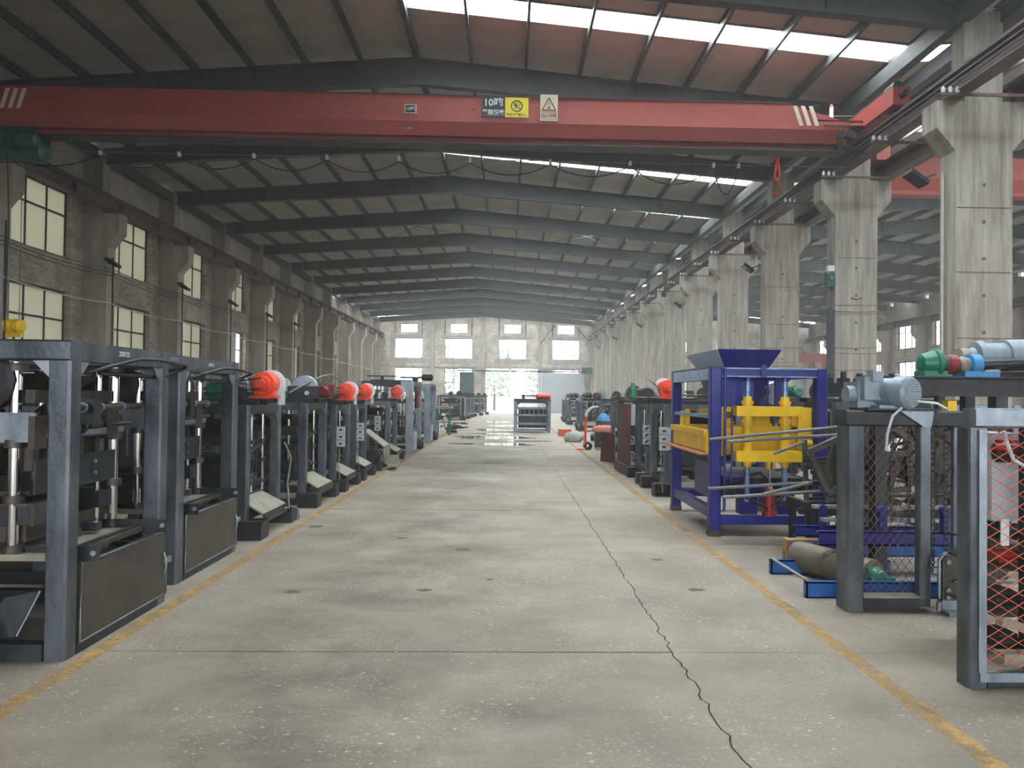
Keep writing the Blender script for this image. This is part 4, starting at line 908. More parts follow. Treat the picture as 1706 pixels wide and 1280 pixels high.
b7 = copy_tree(b3, None, (-2.55, 17.43, 0), None, 'block machine seventh in the left row between the gear unit and the tall presses', GL, (1, 1, .98), ('loose_cable',)); switch_boxes(b7, -.42, -.55, 1.02); obj('switch_arm', MB().box(-.4, -.36, -.55, .04, 1.02, 1.06).box(-.4, -.36, -.555, -.53, .7, 1.02), M['steel_d'], b7)
# low black gear unit between sixth and seventh
t = thing('gear_unit', 'low black gear unit with a tan sloping chute in the left row', 'machine', (-2.6, 15.5, 0))
obj('chassis', MB().box(-.9, 0, .1, .18, 0, .1).box(-.9, 0, 1.0, 1.08, 0, .1).box(-.08, 0, .1, 1.08, .1, .16).box(-.9, -.82, .1, 1.08, .1, .5), M['black'], t)
for y in (.25, .55, .85): obj('gear_wheel', MB().lathe((-.25, y, .27), (-.25, y+.08, .27), [(0, .06), (0, .15), (1, .15), (1, .06)], 18).torus((-.25, y-.005, .27), (0, 1, 0), .09, .012, 16, 6), M['black'], t)
obj('gear_case', MB().box(-.8, -.4, .2, .95, .1, .7).cyl((-.6, .2, .75), (-.6, .95, .75), .16, 16), M['black'], t)
obj('chute', MB().add([(-.35,.0,.85),(-.35,.6,.85),(.08,.65,.52),(.08,-.05,.52),(-.35,.0,.82),(-.35,.6,.82),(.08,.65,.49),(.08,-.05,.49)], [(0,3,2,1),(4,5,6,7),(0,1,5,4),(1,2,6,5),(2,3,7,6),(3,0,4,7)]).box(.06, .08, -.05, .65, .3, .5), M['tray'], t)
obj('tray', MB().box(-.1, .3, .5, .56, .1, .3).box(.1, .3, .2, .9, .08, .11), M['tray'], t)

def machine_t():
    """tall slender press with plate posts"""
    t = thing('tall_press', '-', 'machine'); H_ = 1.95
    for y in (0, 1.9):
        obj('post', MB().post(-.16, -.02, y, y+.13, 0, H_, .012), M['steel'], t); obj('post', MB().post(-1.5, -1.37, y, y+.13, 0, H_, .012), M['steel'], t)
        obj('post_plate', MB().prism([(-.2,0),(0,0),(0,H_-.0),(-.34,H_),(-.34,H_-.12),(-.2,H_-.35)], 'y', y-.012, y-.001), M['steel_l'], t)
        obj('top_beam', MB().box(-1.37, -.16, y, y+.12, H_-.13, H_), M['steel_d'], t)
    for x in (-.15, -1.49): obj('top_beam', MB().box(x, x+.12, .13, 1.9, H_-.12, H_-.005), M['steel_d'], t)
    obj('base_beam', MB().box(-1.4, -.03, 0, .12, 0, .1).box(-1.4, -.03, 1.91, 2.02, 0, .1).box(-.14, -.03, .13, 1.9, 0, .1), M['steel_d'], t)
    for x in (-.4, -1.1):
        for y in (.4, 1.0, 1.55): chrome_rod(t, x, y, .3, H_-.1, .03, (.5, .95, 1.4))
    obj('crosshead', MB().box(-1.3, -.25, .25, 1.7, .9, 1.02).box(-1.3, -.25, .25, 1.7, 1.36, 1.46), M['steel_b'], t)
    obj('mould_box', MB().box(-1.25, -.28, .3, 1.65, .5, .72), M['steel_d'], t); obj('table', MB().box(-1.3, -.2, .2, 1.75, .3, .36), M['black'], t)
    obj('control_panel', MB().box(-.0, .06, .05, .3, .12, .6), M['greybox'], t, label='pale panel low on the post')
    for i in range(4): obj('hose', MB().tube([(-.2, .3+.3*i, .4), (-.1, .4+.3*i, .9), (-.25, .5+.3*i, 1.4)], .014, 6), M['rubber'], t)
    obj('pump_motor', MB().lathe((-.3, 1.2, .2), (.15, 1.2, .2), [(0, .1), (.1, .15), (.9, .15), (1, .1)], 16), M['black'], t)
    obj('top_shaft', MB().box(-1.2, -.1, .3, .36, H_, H_+.04).cyl((-.9, .33, H_+.04), (-.9, .33, H_+.12), .04, 10).box(-1.3, -.5, .26, .4, H_+.12, H_+.15).cyl((-.5, .9, H_+.12), (.3, .9, H_+.12), .022, 8).box(-.15, -.0, .8, 1.0, H_, H_+.12).lathe((.1, .9, H_+.12), (.42, .9, H_+.12), [(0, .05), (.1, .09), (.9, .09), (1, .05)], 12), M['black'], t)
    return t
t1 = machine_t(); t1.location = (-2.5, 20.0, 0); t1['label'] = 'tall press with pale plate posts beyond the orange topped machines'; t1['group'] = 'tall presses far down the left row'
copy_tree(t1, None, (-2.5, 24.35, 0), None, 'second tall press with plate posts, just before the green stand', None, None, ('top_shaft',))
obj('maroon_valve', MB().cyl((-.1, 1.5, 1.2), (-.1, 1.5, 1.7), .06, 12).torus((-.1, 1.5, 1.75), (0, 0, 1), .1, .02, 16, 6), M['maroon'], t1)
# green stand
t = thing('work_stand', 'small green metal stand with a grey top past the tall presses', 'stand', (-2.25, 29.3, 0))
for x in (-.5, 0):
    for y in (0, .8): obj('leg', MB().box(x-.05, x, y, y+.05, 0, 1.05), M['green'], t)
obj('stand_top', MB().box(-.58, .08, -.05, .9, 1.05, 1.13), M['steel_l'], t); obj('shelf', MB().box(-.55, 0, 0, .85, .5, .54), M['green'], t)
obj('brace', MB().bar((-.02, .03, .1), (-.5, .03, 1.0), .03, .03), M['green'], t)
for i, (x, y, s, lb) in enumerate(((-2.45, 31.2, .35, 'low dark bundle of chain and gears on the floor by the green stand'), (-2.3, 35.5, .3, 'flat black heap of cable on the floor beyond the green stand'))):
    t = thing('scrap_bundle', lb, 'scrap', (x, y, 0)); q = random.Random(i)
    for j in range(7): a = q.uniform(0, PI); c = Vector((q.uniform(-.3, .3), q.uniform(-.7, .7), .05+.04*j)); d = Vector((math.cos(a), math.sin(a), 0))*q.uniform(.2, .4); obj('bar', MB().bar(c-d, c+d, .06, .05), M['black'], t)
    for j in range(3): obj('ring', MB().torus((q.uniform(-.2, .2), -.5+.5*j, .12), (.3, .2, 1), .16, .035, 16, 6), M['rubber'], t)
# closed machines and others at the far left end
bc = machine_b('plain', 5, True); bc.location = (-2.62, 46.9, 0); bc.scale = (1.25, 1.9, 1.05); bc['label'] = 'closed dark green machine far down the left row'; bc['group'] = 'machines at the far end of the left row'
FL = [(-2.5, 50.2, 'plain machine right behind the closed dark green one'), (-2.4, 52.6, 'second plain machine beyond the closed dark green one'), (-2.3, 55.2, 'third plain machine beyond the closed dark green one'), (-1.9, 58.4, 'machine just short of the far doorway on the left'), (-1.55, 62.0, 'machine farthest along the left row, nearest the far doorway')]
bp = machine_b('plain', 6); bp.location = (-2.5, 50.2, 0); bp['label'] = FL[0][2]; bp['group'] = 'machines at the far end of the left row'
for x, y, lb in FL[1:]: copy_tree(bp, None, (x, y, 0), None, lb, None, (1, 1.1, 1))
# second row of machines behind the left row
GB = 'second row of machines behind the left row'
SB = [(-5.4, 5.0, b4), (-5.4, 6.9, b3), (-5.3, 8.9, b4), (-5.3, 10.9, b3), (-5.3, 12.9, bp), (-5.2, 15.0, b4), (-5.2, 17.2, b3), (-5.1, 19.8, bp), (-5.2, 22.6, bp), (-5.2, 25.6, b4), (-5.2, 28.6, bp)]
for i, (x, y, src) in enumerate(SB): copy_tree(src, None, (x, y, 0), 0, '%s machine of the dim row behind the left aisle machines' % ON[i], GB, (1, 1.15, 1.05), ('loose_cable', 'clutch_guard') if i != 1 else ('loose_cable',))

# ================================================================== RIGHT SIDE
# ---- blue and yellow block machine
t = thing('block_press', 'finished block machine painted deep blue with a yellow mould, beside the right yellow line', 'machine', (2.35, 8.56, 0)); BM = t
Hb = 1.95; P = .13; XR_, YF_ = 1.37, 2.09
for x in (0, XR_-P):
    for y in (0, YF_-P):
        p = obj('post', MB().post(x, x+P, y, y+P, .06, Hb, .012), M['blue'], t)
        obj('post_foot', MB().box(x-.005, x+P+.005, y-.005, y+P+.005, 0, .07), M['steel_b'], p)
obj('top_beam', MB().box(P, XR_-P, .005, P-.01, Hb-.1, Hb), M['blue'], t); obj('top_beam', MB().box(P, XR_-P, YF_-P+.01, YF_, Hb-.1, Hb), M['blue'], t)
obj('top_beam', MB().box(.0, P-.02, P, YF_-P, Hb-.14, Hb-.005), M['blue_l'], t, label='top beam along the aisle with its sheen painted pale'); obj('top_beam', MB().box(XR_-P+.02, XR_, P, YF_-P, Hb-.1, Hb), M['blue'], t)
obj('beam_flange', MB().box(P, XR_-P, -.015, .0, Hb-.012, Hb+.004).box(P, XR_-P, -.015, .0, Hb-.104, Hb-.09), M['blue_l'], t)
obj('beam_clamp', MB().box(.58, .64, -.03, .0, Hb-.11, Hb+.04).box(.0, .04, .0, YF_, Hb+.0, Hb+.02), M['blue'], t)
obj('base_beam', MB().box(P, XR_-P, .01, .09, .14, .24), M['blue'], t); obj('base_beam', MB().box(P, XR_-P, YF_-.1, YF_-.02, .2, .3), M['blue'], t)
obj('base_beam', MB().box(.02, .1, P, YF_-P, .2, .32), M['blue'], t); obj('base_beam', MB().box(XR_-.1, XR_-.02, P, YF_-P, .2, .32), M['blue'], t)
obj('side_rail', MB().box(.02, .08, P, YF_-P, 1.36, 1.4), M['blue_l'], t)
obj('slide_rod', MB().cyl((P+.03, -.02, .3), (P+.03, -.02, Hb), .016, 10), M['blue'], t)
obj('slide_rod', MB().cyl((P+.11, -.03, .62), (P+.11, -.03, Hb-.15), .012, 8), M['blue'], t)
for x in (.03, .03): pass
hp = obj('hopper', MB().frustum(.26, .8, .35, 1.55, 1.97, .14, .9, .2, 1.75, 2.18), M['blue'], t, label='flared blue hopper with the reflection on its aisle side painted pale')
obj('hopper_side_sheen', MB().add([(.252,.35,1.975),(.132,.2,2.178),(.132,1.75,2.178),(.252,1.55,1.975),(.246,.35,1.975),(.126,.2,2.178),(.126,1.75,2.178),(.246,1.55,1.975)], [(0,1,2,3),(7,6,5,4),(0,4,5,1),(1,5,6,2),(2,6,7,3),(3,7,4,0)]), M['white'], hp)  # pale sheet paints the reflection on the hopper's aisle face
obj('hopper_throat', MB().frustum(.4, .7, .5, 1.4, 1.42, .24, .82, .36, 1.55, 1.94), M['blue'], t)
obj('drum_plate', MB().prism([(.12, 1.42), (.5, 1.42), (.6, 1.55), (.6, 1.86), (.12, 1.86)], 'y', .30, .32), M['blue'], t)
obj('inner_frame', MB().box(.86, .9, .3, .34, 1.45, 1.9).box(.9, 1.0, .32, .36, 1.5, 1.86).box(.78, .8, .35, .38, 1.5, 1.86), M['blue'], t)
for x in (.45, .89):
    obj('guide_rod', MB().cyl((x, .07, .4), (x, .07, 1.86), .034, 14), M['blue_l'], t)
    obj('rod_plate', MB().box(x-.1, x+.1, .0, .14, 1.845, 1.86).cyl((x, .07, 1.8), (x, .07, 1.845), .05, 12), M['blue'], t)
    obj('guide_sleeve', MB().lathe((x, .07, .80), (x, .07, 1.62), [(0, .045), (.06, .05), (.06, .07), (.1, .07), (.1, .052), (.62, .052), (.62, .07), (.68, .07), (.68, .058), (.9, .058), (.9, .07), (.94, .07), (.94, .05), (1, .05)], 16), M['yellow'], t)
obj('press_beam', MB().box(.295, 1.06, -.035, .12, 1.395, 1.51), M['yellow'], t, label='upper yellow press beam'); obj('press_beam', MB().box(.295, 1.06, -.035, .12, .87, .99), M['yellow'], t, label='lower yellow mould beam')
bolts(t, [(.45, -.036, 1.45), (.89, -.036, 1.45), (.95, -.036, .93)], (0, 1, 0), .012, 'yellow')
obj('mould_frame', MB().box(.14, .2, .1, .16, .92, 1.5).box(1.06, 1.22, .1, .3, .9, 1.5).box(.2, 1.06, .16, .2, .98, 1.2).box(.2, 1.06, .14, .2, 1.2, 1.27).box(.14, .3, .12, .2, 1.44, 1.5), M['yellow'], t)
obj('mould_frame', MB().box(.12, 1.2, .3, .36, .92, 1.24), M['yellow'], t); obj('mould_frame', MB().box(.12, 1.2, 1.5, 1.56, .92, 1.24), M['yellow'], t)
obj('tamper_head', MB().box(.22, 1.05, .3, 1.4, 1.4, 1.46), M['yellow'], t); obj('tamper_head', MB().box(.55, .8, .3, .4, 1.25, 1.42).box(.24, .32, .2, .3, 1.22, 1.36).box(1.0, 1.06, .14, .2, 1.2, 1.4), M['yellow'], t)
obj('hook_arm', MB().tube([(.22, .1, 1.27), (.24, .05, 1.27), (.28, .05, 1.33)], .014, 6).tube([(.74, .1, 1.3), (.72, .05, 1.3), (.72, .05, 1.26)], .012, 6), M['yellow'], t)
obj('lug', MB().box(.66, .69, .0, .08, .78, .87).box(.73, .76, .0, .08, .78, .87), M['yellow'], t)
obj('cylinder_rod', MB().cyl((.71, .05, .52), (.71, .05, .84), .016, 10), M['chrome'], t)
obj('lift_cylinder', MB().cyl((.71, .05, .24), (.71, .05, .55), .06, 16).cyl((.71, .05, .24), (.71, .05, .29), .085, 16), M['red_cyl'], t)
obj('yellow_pin', MB().cyl((1.08, .05, 1.08), (1.2, .05, 1.08), .04, 12), M['yellow'], t)
for x in (.39, .83): obj('leg_box', MB().box(x, x+.2, .12, .3, .24, .62), M['blue'], t)
obj('vibrator_table', MB().box(.2, 1.15, .2, 1.6, .6, .66), M['steel_d'], t); obj('vibrator_motor', MB().lathe((.3, 1.0, .46), (.7, 1.0, .46), [(0, .08), (.1, .12), (.9, .12), (1, .08)], 14), M['green'], t)
obj('shelf_plate', MB().box(.14, .4, -.02, .25, .68, .70).box(.1, .26, -.04, .0, .86, .88), M['blue'], t)
obj('feed_plate', MB().box(.1, .16, P, 1.1, .4, .8), M['blue'], t)
for i, pts in enumerate(([(.35, .2, .55), (.5, .1, .7), (.6, .05, .74), (.68, .05, .66)], [(.2, .1, .5), (.4, .0, .46), (.62, .0, .36), (.7, .02, .3)], [(.7, -.02, .36), (.78, -.02, .42), (.9, .05, .5)], [(1.0, .2, .6), (.9, .1, .4), (.72, .04, .32)])): obj('hose', MB().tube(pts, .014, 8), M['rubber'], t)
# yellow mould box reaching out to the aisle
obj('feed_box', MB().box(-.02, .02, .2, 1.85, .97, 1.16).box(.02, .4, .2, .24, .97, 1.16), M['yellow'], t)
obj('feed_box_rail', MB().box(-.04, .06, .15, 1.95, 1.15, 1.22), M['yellow'], t); obj('feed_box_end', MB().cyl((.01, .12, .96), (.01, .12, 1.2), .035, 12), M['yellow'], t)
mb = MB()
for y in (.5, 1.0, 1.5): mb.prism([(y-.1, 1.0), (y+.1, 1.0), (y+.1, 1.12), (y-.1, 1.12)], 'x', -.028, -.02)
obj('feed_box_rib', mb, M['yellow'], t)
obj('feed_tray', MB().box(-.11, .06, .1, 1.98, .935, .955), M['rusttray'], t, label='thin orange brown tray under the yellow box')
obj('guide_post', MB().box(.03, .08, 1.3, 1.36, 1.2, 1.45).box(.03, .08, 1.6, 1.66, 1.2, 1.42), M['yellow'], t)
obj('stop_wheel', MB().lathe((1.14, 1.05, 1.66), (1.14, 1.11, 1.66), [(0, .05), (0, .15), (.2, .16), (.8, .16), (1, .15), (1, .05)], 22), M['steel_l'], t)
obj('wheel_bracket', MB().bar((.7, 1.06, 1.62), (1.05, 1.06, 1.7), .05, .09).box(.6, 1.2, 1.0, 1.2, 1.46, 1.5), M['black'], t)
switch_boxes(t, -.14, 2.25, 1.06)

# ---- tubular frame with long pipes between the blue press and the first mesh frame
t = thing('pipe_rack', 'leaning rack of grey tubes with long pipes reaching left in front of the blue machine', 'rack', (2.35, 7.95, 0))
for a, b in (((.98, .2, 0), (.93, .2, 1.15)), ((1.2, .2, .0), (1.16, .2, .9)), ((1.36, .25, .35), (1.27, .25, 1.18)), ((1.55, .3, .0), (1.5, .3, 1.1))): obj('leg', MB().bar(a, b, .045, .045), M['steel'], t)
for a, b in (((.95, .2, .84), (1.6, .2, .9)), ((.95, .2, .5), (1.5, .2, .52)), ((.96, .2, .3), (1.5, .2, .36)), ((.96, .22, .7), (1.55, .0, .58)), ((1.28, .2, .92), (1.6, .1, .86))): obj('rail', MB().bar(a, b, .035, .035), M['steel_d'], t)
for a, b in (((-.15, .1, 1.15), (1.35, -.2, 1.33)), ((.02, .02, 1.13), (1.36, -.1, 1.235)), ((-.15, .15, .61), (1.0, .1, .69)), ((-.02, .05, .53), (1.4, -.05, .64)), ((.55, .1, 1.0), (.85, .0, 1.14)), ((.4, .0, .57), (1.05, .05, .72))): obj('pipe', MB().cyl(a, b, .018, 10), M['cable'], t)
obj('clamp', MB().box(1.3, 1.38, -.2, -.12, 1.26, 1.36).torus((1.34, -.22, 1.33), (0, 1, 0), .03, .01, 12, 6), M['steel_l'], t)

# ---- mesh covered elevator frames in the right foreground
def mesh_panel(name, p, x0, x1, z0, z1, y, dx, dz, w, mt):
    mb = MB(); n = int((x1-x0)/dx + (z1-z0)/dz)+3
    for s in (1, -1):
        for i in range(-n, 2*n):
            # line: x = xs + dx*u, z = z0 + s*dz*u
            xs_ = x0 + i*dx
            pts = []
            for u in ([0, (z1-z0)/dz]):
                pts.append((xs_ + s*dx*u, z0 + dz*u))
            (xa, za), (xb, zb) = pts
            def clip(xa, za, xb, zb):
                t0, t1 = 0., 1.
                for pq, q_ in ((xa-xb, xa-x0), (xb-xa, x1-xa)):
                    if abs(pq) < 1e-9:
                        if q_ < 0: return None
                    else:
                        r_ = q_/pq
                        if pq < 0: t0 = max(t0, r_)
                        else: t1 = min(t1, r_)
                if t1-t0 < .01: return None
                return (xa+(xb-xa)*t0, za+(zb-za)*t0), (xa+(xb-xa)*t1, za+(zb-za)*t1)
            c = clip(xa, za, xb, zb)
            if c: mb.bar((c[0][0], y+s*.001, c[0][1]), (c[1][0], y+s*.001, c[1][1]), w, w, (0, 1, 0))
    o = obj(name, mb, mt, p); o['kind'] = 'stuff'; return o
def chain(name, p, x, y, z0, z1):
    mb = MB(); z = z0; i = 0
    while z < z1:
        if i % 2: mb.box(x-.009, x+.009, y-.003, y+.003, z, z+.026)
        else: mb.box(x-.013, x-.009, y-.008, y+.008, z, z+.026).box(x+.009, x+.013, y-.008, y+.008, z, z+.026)
        z += .022; i += 1
    o = obj(name, mb, M['steel_b'], p); return o
t = thing('elevator_frame', 'dark steel mesh frame with a grey motor on top, right of the roller', 'frame', (2.6, 5.56, 0))
obj('post', MB().post(-.03, .1, 0, .2, 0, 1.4, .012), M['steel'], t); obj('post', MB().post(.98, 1.12, 0, .2, 0, 1.4, .012), M['steel_d'], t)
obj('post', MB().post(.55, .64, .05, .13, .03, 1.4, .008), M['steel'], t)
obj('top_beam', MB().post(0, .2, 1.4, 1.52, -.04, 1.14, .012, 'x'), M['steel_d'], t)
obj('base_beam', MB().box(.1, .55, .04, .14, 0, .1), M['steel_d'], t); obj('base_cap', MB().box(.1, .55, .03, .15, .1, .112), M['tray'], t)
mesh_panel('wire_mesh', t, .1, .56, .11, 1.4, .16, .062, .08, .0035, M['rustdark'])
for x in (.68, .78): chain('lift_chain', t, x, .1, .3, 1.4)
obj('chain_guide', MB().box(.83, .86, .08, .12, .12, 1.4), M['steel'], t)
obj('mount_plate', MB().prism([(.34, 1.53), (.62, 1.53), (.6, 1.4), (.54, 1.4)], 'y', -.02, -.002), M['steel_l'], t); obj('motor_seat', MB().box(.1, .66, -.04, .26, 1.52, 1.535), M['steel_d'], t)
mo = obj('lift_motor', MB().lathe((.22, .3, 1.655), (.43, -.06, 1.655), [(0, .1), (.02, .12), (.3, .125), (.32, .115), (.7, .115), (.72, .128), (.95, .128), (1, .11)], 26), M['motor'], t, label='grey electric motor with a round fan grille')
d_ = Vector((.21, -.36, 0)).normalized(); ax = Vector((.43, -.06, 1.655)); e1 = Vector((-d_.y, d_.x, 0)); mb = MB()
mb.cyl(ax+d_*.001, ax+d_*.004, .105, 24); obj('fan_disc', mb, M['white'], mo); mb = MB()
for i in range(-5, 6):
    o_ = i*.019; h_ = math.sqrt(max(0, .105**2-o_*o_)); c = ax+d_*.008
    mb.bar(c+e1*o_-Vector((0, 0, h_)), c+e1*o_+Vector((0, 0, h_)), .006, .006, d_); mb.bar(c+e1*(-h_)+Vector((0, 0, o_)), c+e1*h_+Vector((0, 0, o_)), .006, .006, d_)
obj('fan_grille', mb, M['motor'], mo)
obj('gearbox', MB().box(.1, .34, .12, .36, 1.54, 1.74).box(.12, .26, .05, .2, 1.6, 1.78).cyl((.1, .2, 1.64), (.04, .2, 1.64), .07, 14).box(.2, .4, -.02, .2, 1.535, 1.56), M['motor'], t); obj('terminal_box', MB().box(.17, .25, .02, .12, 1.74, 1.82), M['motor'], mo)
obj('motor_cable', MB().tube([(.42, .0, 1.6), (.5, -.05, 1.59), (.62, -.05, 1.58), (.7, -.04, 1.54)], .01, 6), M['white'], t); obj('motor_cable', MB().tube([(.36, -.05, 1.55), (.28, -.06, 1.48), (.24, -.06, 1.35), (.235, -.05, 1.22)], .01, 6), M['white'], t)
obj('hinge', MB().box(.62, .68, -.02, .06, .3, .34).cyl((.66, -.02, .02), (.66, -.02, .09), .02, 8), M['steel_l'], t)
sp = obj('drive_guard', MB().prism([(.68, .1), (1.02, .1), (1.02, .44), (.72, .44), (.68, .4)], 'y', -.03, .0), M['panel'], t, label='dark bolted guard plate at the foot'); bolts(sp, [(.72, -.035, .39), (.72, -.035, .18), (.72, -.035, .13)], (0, 1, 0), .02)
obj('guard_pipe', MB().tube([(.66, -.02, .12), (.66, -.02, .4), (.7, -.02, .45), (1.0, -.02, .46)], .014, 8), M['steel_l'], t); obj('guard_foot', MB().box(.68, 1.05, -.12, .05, .0, .03).box(.68, 1.02, -.03, .04, .03, .1), M['steel_l'], t)
obj('guard_hose', MB().tube([(.8, -.04, .36), (.88, -.05, .34), (.84, -.05, .26), (.76, -.05, .25), (.95, -.05, .22)], .008, 6), M['steel_l'], t)

t = thing('elevator_frame', 'pale edged steel frame with red primer mesh at the right edge nearest the camera', 'frame', (2.62, 4.1, 0))
obj('post', MB().post(-.04, .07, 0, .12, .0, 1.45, .01), M['steel'], t); obj('post_edge', MB().box(.012, .055, -.012, .0, .09, 1.44), M['steel_l'], t, label='pale bright edge strip')
obj('post', MB().post(.045, .11, .125, .21, 0, 1.44, .01), M['black'], t)
obj('top_beam', MB().post(0, .13, 1.45, 1.56, 0, .95, .012, 'x'), M['steel_l'], t); obj('base_beam', MB().post(0, .12, 0, .05, .07, .95, .008, 'x'), M['steel_d'], t)
obj('base_edge', MB().box(.02, .95, -.012, .0, .04, .09), M['steel_l'], t); obj('post', MB().post(.84, .95, 0, .12, .05, 1.45, .01), M['steel'], t)
obj('inner_post', MB().box(.07, .1, .1, .16, .1, 1.45), M['steel'], t)
mesh_panel('wire_mesh', t, .07, .84, .09, 1.45, .08, .115, .07, .0035, M['rustmesh'])
obj('back_post', MB().box(.5, .57, .3, .37, 0, 1.45).box(.75, .82, .5, .57, 0, 1.45), M['black'], t)
obj('control_cabinet', MB().box(.42, .6, .5, .8, .85, 1.4), M['greybox'], t); obj('inner_shelf', MB().box(.38, .83, .4, .9, .56, .58).box(.38, .83, .4, .9, .28, .3).box(.38, .83, .4, .9, .7, .71), M['steel_b'], t)
for i, z in enumerate((.6, .32, .06, 1.26, 1.22, .74)): obj('valve', MB().cyl((.4, .45, z+.05), (.58, .45, z+.05), .03, 10).box(.44, .56, .46, .65, z, z+.1), M['red_cyl' if i % 3 == 0 else 'black'], t)
obj('white_hose', MB().tube([(.36, .3, 1.42), (.38, .3, 1.35), (.42, .3, 1.25), (.5, .28, 1.2), (.6, .28, 1.25)], .012, 8), M['white'], t); obj('white_tag', MB().box(.4, .45, .38, .39, .72, .88), M['white'], t)
obj('channel_end', MB().box(.3, .8, .2, .3, .05, .12).bar((.3, .25, .3), (.6, .28, .22), .06, .05), M['tray'], t)
t = thing('elevator_frame', 'tall dark frame standing behind the two mesh frames', 'frame', (3.3, 6.6, 0))
obj('top_beam', MB().box(.0, 1.7, 0, .12, 1.64, 1.76), M['black'], t)
for x in (.0, 1.1, 1.58): obj('post', MB().box(x, x+.11, 0, .12, 0, 1.64), M['steel_d'], t)
for x in (.18, .34): chain('lift_chain', t, x, .06, .5, 1.62)
obj('tie_rod', MB().cyl((.05, -.02, 1.46), (1.7, -.02, 1.46), .016, 8), M['steel_d'], t); obj('sprocket', MB().lathe((.42, 0, 1.5), (.42, .1, 1.5), [(0, .05), (0, .1), (1, .1), (1, .05)], 16), M['black'], t)
obj('yellow_block', MB().box(.66, .74, .0, .1, 1.5, 1.6), M['yellow'], t)

# ---- roller conveyor, channels and piled frames on the floor
t = thing('belt_roller', 'grey steel drum roller lying on bright blue channels by the mesh frame', 'roller', (2.42, 5.95, 0))
for y0, x1, mt in ((0, 1.1, 'blue_c'), (.8, 1.1, 'blue_c')): obj('channel', MB().box(.0, x1, y0, y0+.012, .0, .13).box(.0, x1, y0, y0+.06, .0, .012).box(.0, x1, y0, y0+.06, .118, .13).box(-.0, .012, y0, y0+.06, .0, .13), M[mt], t)
obj('tie_bar', MB().bar((.02, .03, .136), (.02, .84, .136), .025, .012), M['tray'], t)
obj('drum', MB().lathe((.62, .16, .145), (.3, .95, .145), [(0, .08), (.0, .13), (.02, .135), (.5, .135), (.5, .131), (.51, .131), (.51, .135), (.98, .135), (1, .13), (1, .06)], 28), M['roller'], t)
obj('bearing', MB().lathe((.66, .06, .15), (.62, .16, .15), [(0, .03), (.1, .05), (.6, .075), (1, .08)], 16).box(.56, .76, .06, .14, .13, .15), M['green'], t)
def channel_bar(loc, L_, h, mt, lab, rz=0, grp='channels and bars behind the mesh frames', mark=False):
    t = obj('steel_channel', MB().box(0, L_, 0, .012, 0, h).box(0, L_, 0, .08, 0, .012).box(0, L_, 0, .08, h-.012, h), M[mt], None, loc, lab, 'channel', grp, None, (0, 0, rz)); return t
channel_bar((2.72, 6.42, .33), 2.2, .12, 'blue', 'long deep blue channel lying highest behind the mesh frame')
channel_bar((2.76, 7.05, .29), 1.3, .1, 'blue', 'shorter deep blue channel farther left behind the roller')
channel_bar((2.7, 6.96, .12), 1.6, .12, 'blue_c', 'bright blue channel low on the floor behind the mesh frame')
for (x, y, z, L_, mt, lb) in ((2.9, 6.75, .48, 1.8, 'steel_l', 'pale flat bar across the pile behind the mesh frame'), (2.9, 6.95, .57, 1.7, 'tray', 'dusty flat bar just above the pale one in the pile'), (3.1, 7.1, .66, 1.6, 'steel_d', 'dark flat bar topmost in the level stack behind the mesh frame')):
    obj('steel_bar', MB().box(0, L_, 0, .08, 0, .03), M[mt], None, (x, y, z), lb, 'bar', 'channels and bars behind the mesh frames')
sup = thing('trestle', 'dark iron trestle carrying the bars behind the mesh frame', 'trestle', (3.3, 7.5, 0))
for x in (-.3, -.02, .25): 
    for y in (-.2, .3): obj('leg', MB().box(x, x+.06, y, y+.06, 0, .46), M['black'], sup)
obj('cross_rail', MB().box(-.4, .33, -.2, -.14, .46, .52).box(-.4, .33, .3, .36, .46, .52).box(-.35, -.29, -.2, .3, .52, .58), M['black'], sup)
for i, (x, y) in enumerate(((2.72, 7.16), (3.2, 7.16))):
    t = thing('timber_pallet', ['timber pallet block with dark gaps under the blue channel', 'second timber block farther right under the blue channel'][i], 'pallet', (x, y, 0))
    obj('board', MB().box(0, .42, 0, .12, .2, .235), M['tan'], t); obj('board', MB().box(0, .42, 0, .12, .12, .145), M['tan'], t)
    for j in range(4): obj('spacer', MB().box(.0+.12*j,   .06+.12*j, 0, .12, .145, .2), M['tan'], t)
    obj('runner', MB().box(0, .42, 0, .05, 0, .12).box(0, .42, .07, .12, 0, .12), M['tan'], t)
for i, (x, y, z, lb) in enumerate(((2.98, 6.98, .39, 'short blue upright by the pipe rack'), (3.3, 6.47, .45, 'short blue upright post behind the mesh'), (3.85, 6.46, .45, 'short blue upright post behind the chains'))):
    obj('upright', MB().box(-.03, .03, -.03, .03, 0, .2).cyl((0, -.035, .18), (0, .035, .18), .04, 12), M['blue'], None, (x, y, z), lb, 'post', 'blue uprights')
GF = 'piled welded frames'
q = random.Random(11)
frames = [(3.08, 6.80, 1.02, 24, .46, .42, 'tilted square welded frame topmost on the pile'), (3.3, 6.88, .92, -12, .6, .4, 'welded frame second on the pile, tipped the other way'), (3.45, 6.96, .9, 5, .7, .34, 'nearly level welded frame in the pile'), (3.55, 7.04, 1.05, 58, .62, .4, 'welded frame standing steeply in the pile'),
          (4.02, 7.12, 1.12, -32, .7, .45, 'welded frame at the right side of the pile'), (3.62, 7.2, 1.1, 14, .8, .3, 'welded frame at the back of the pile'), (4.45, 7.2, 1.0, -4, .5, .3, 'long welded frame at the back right of the pile')]
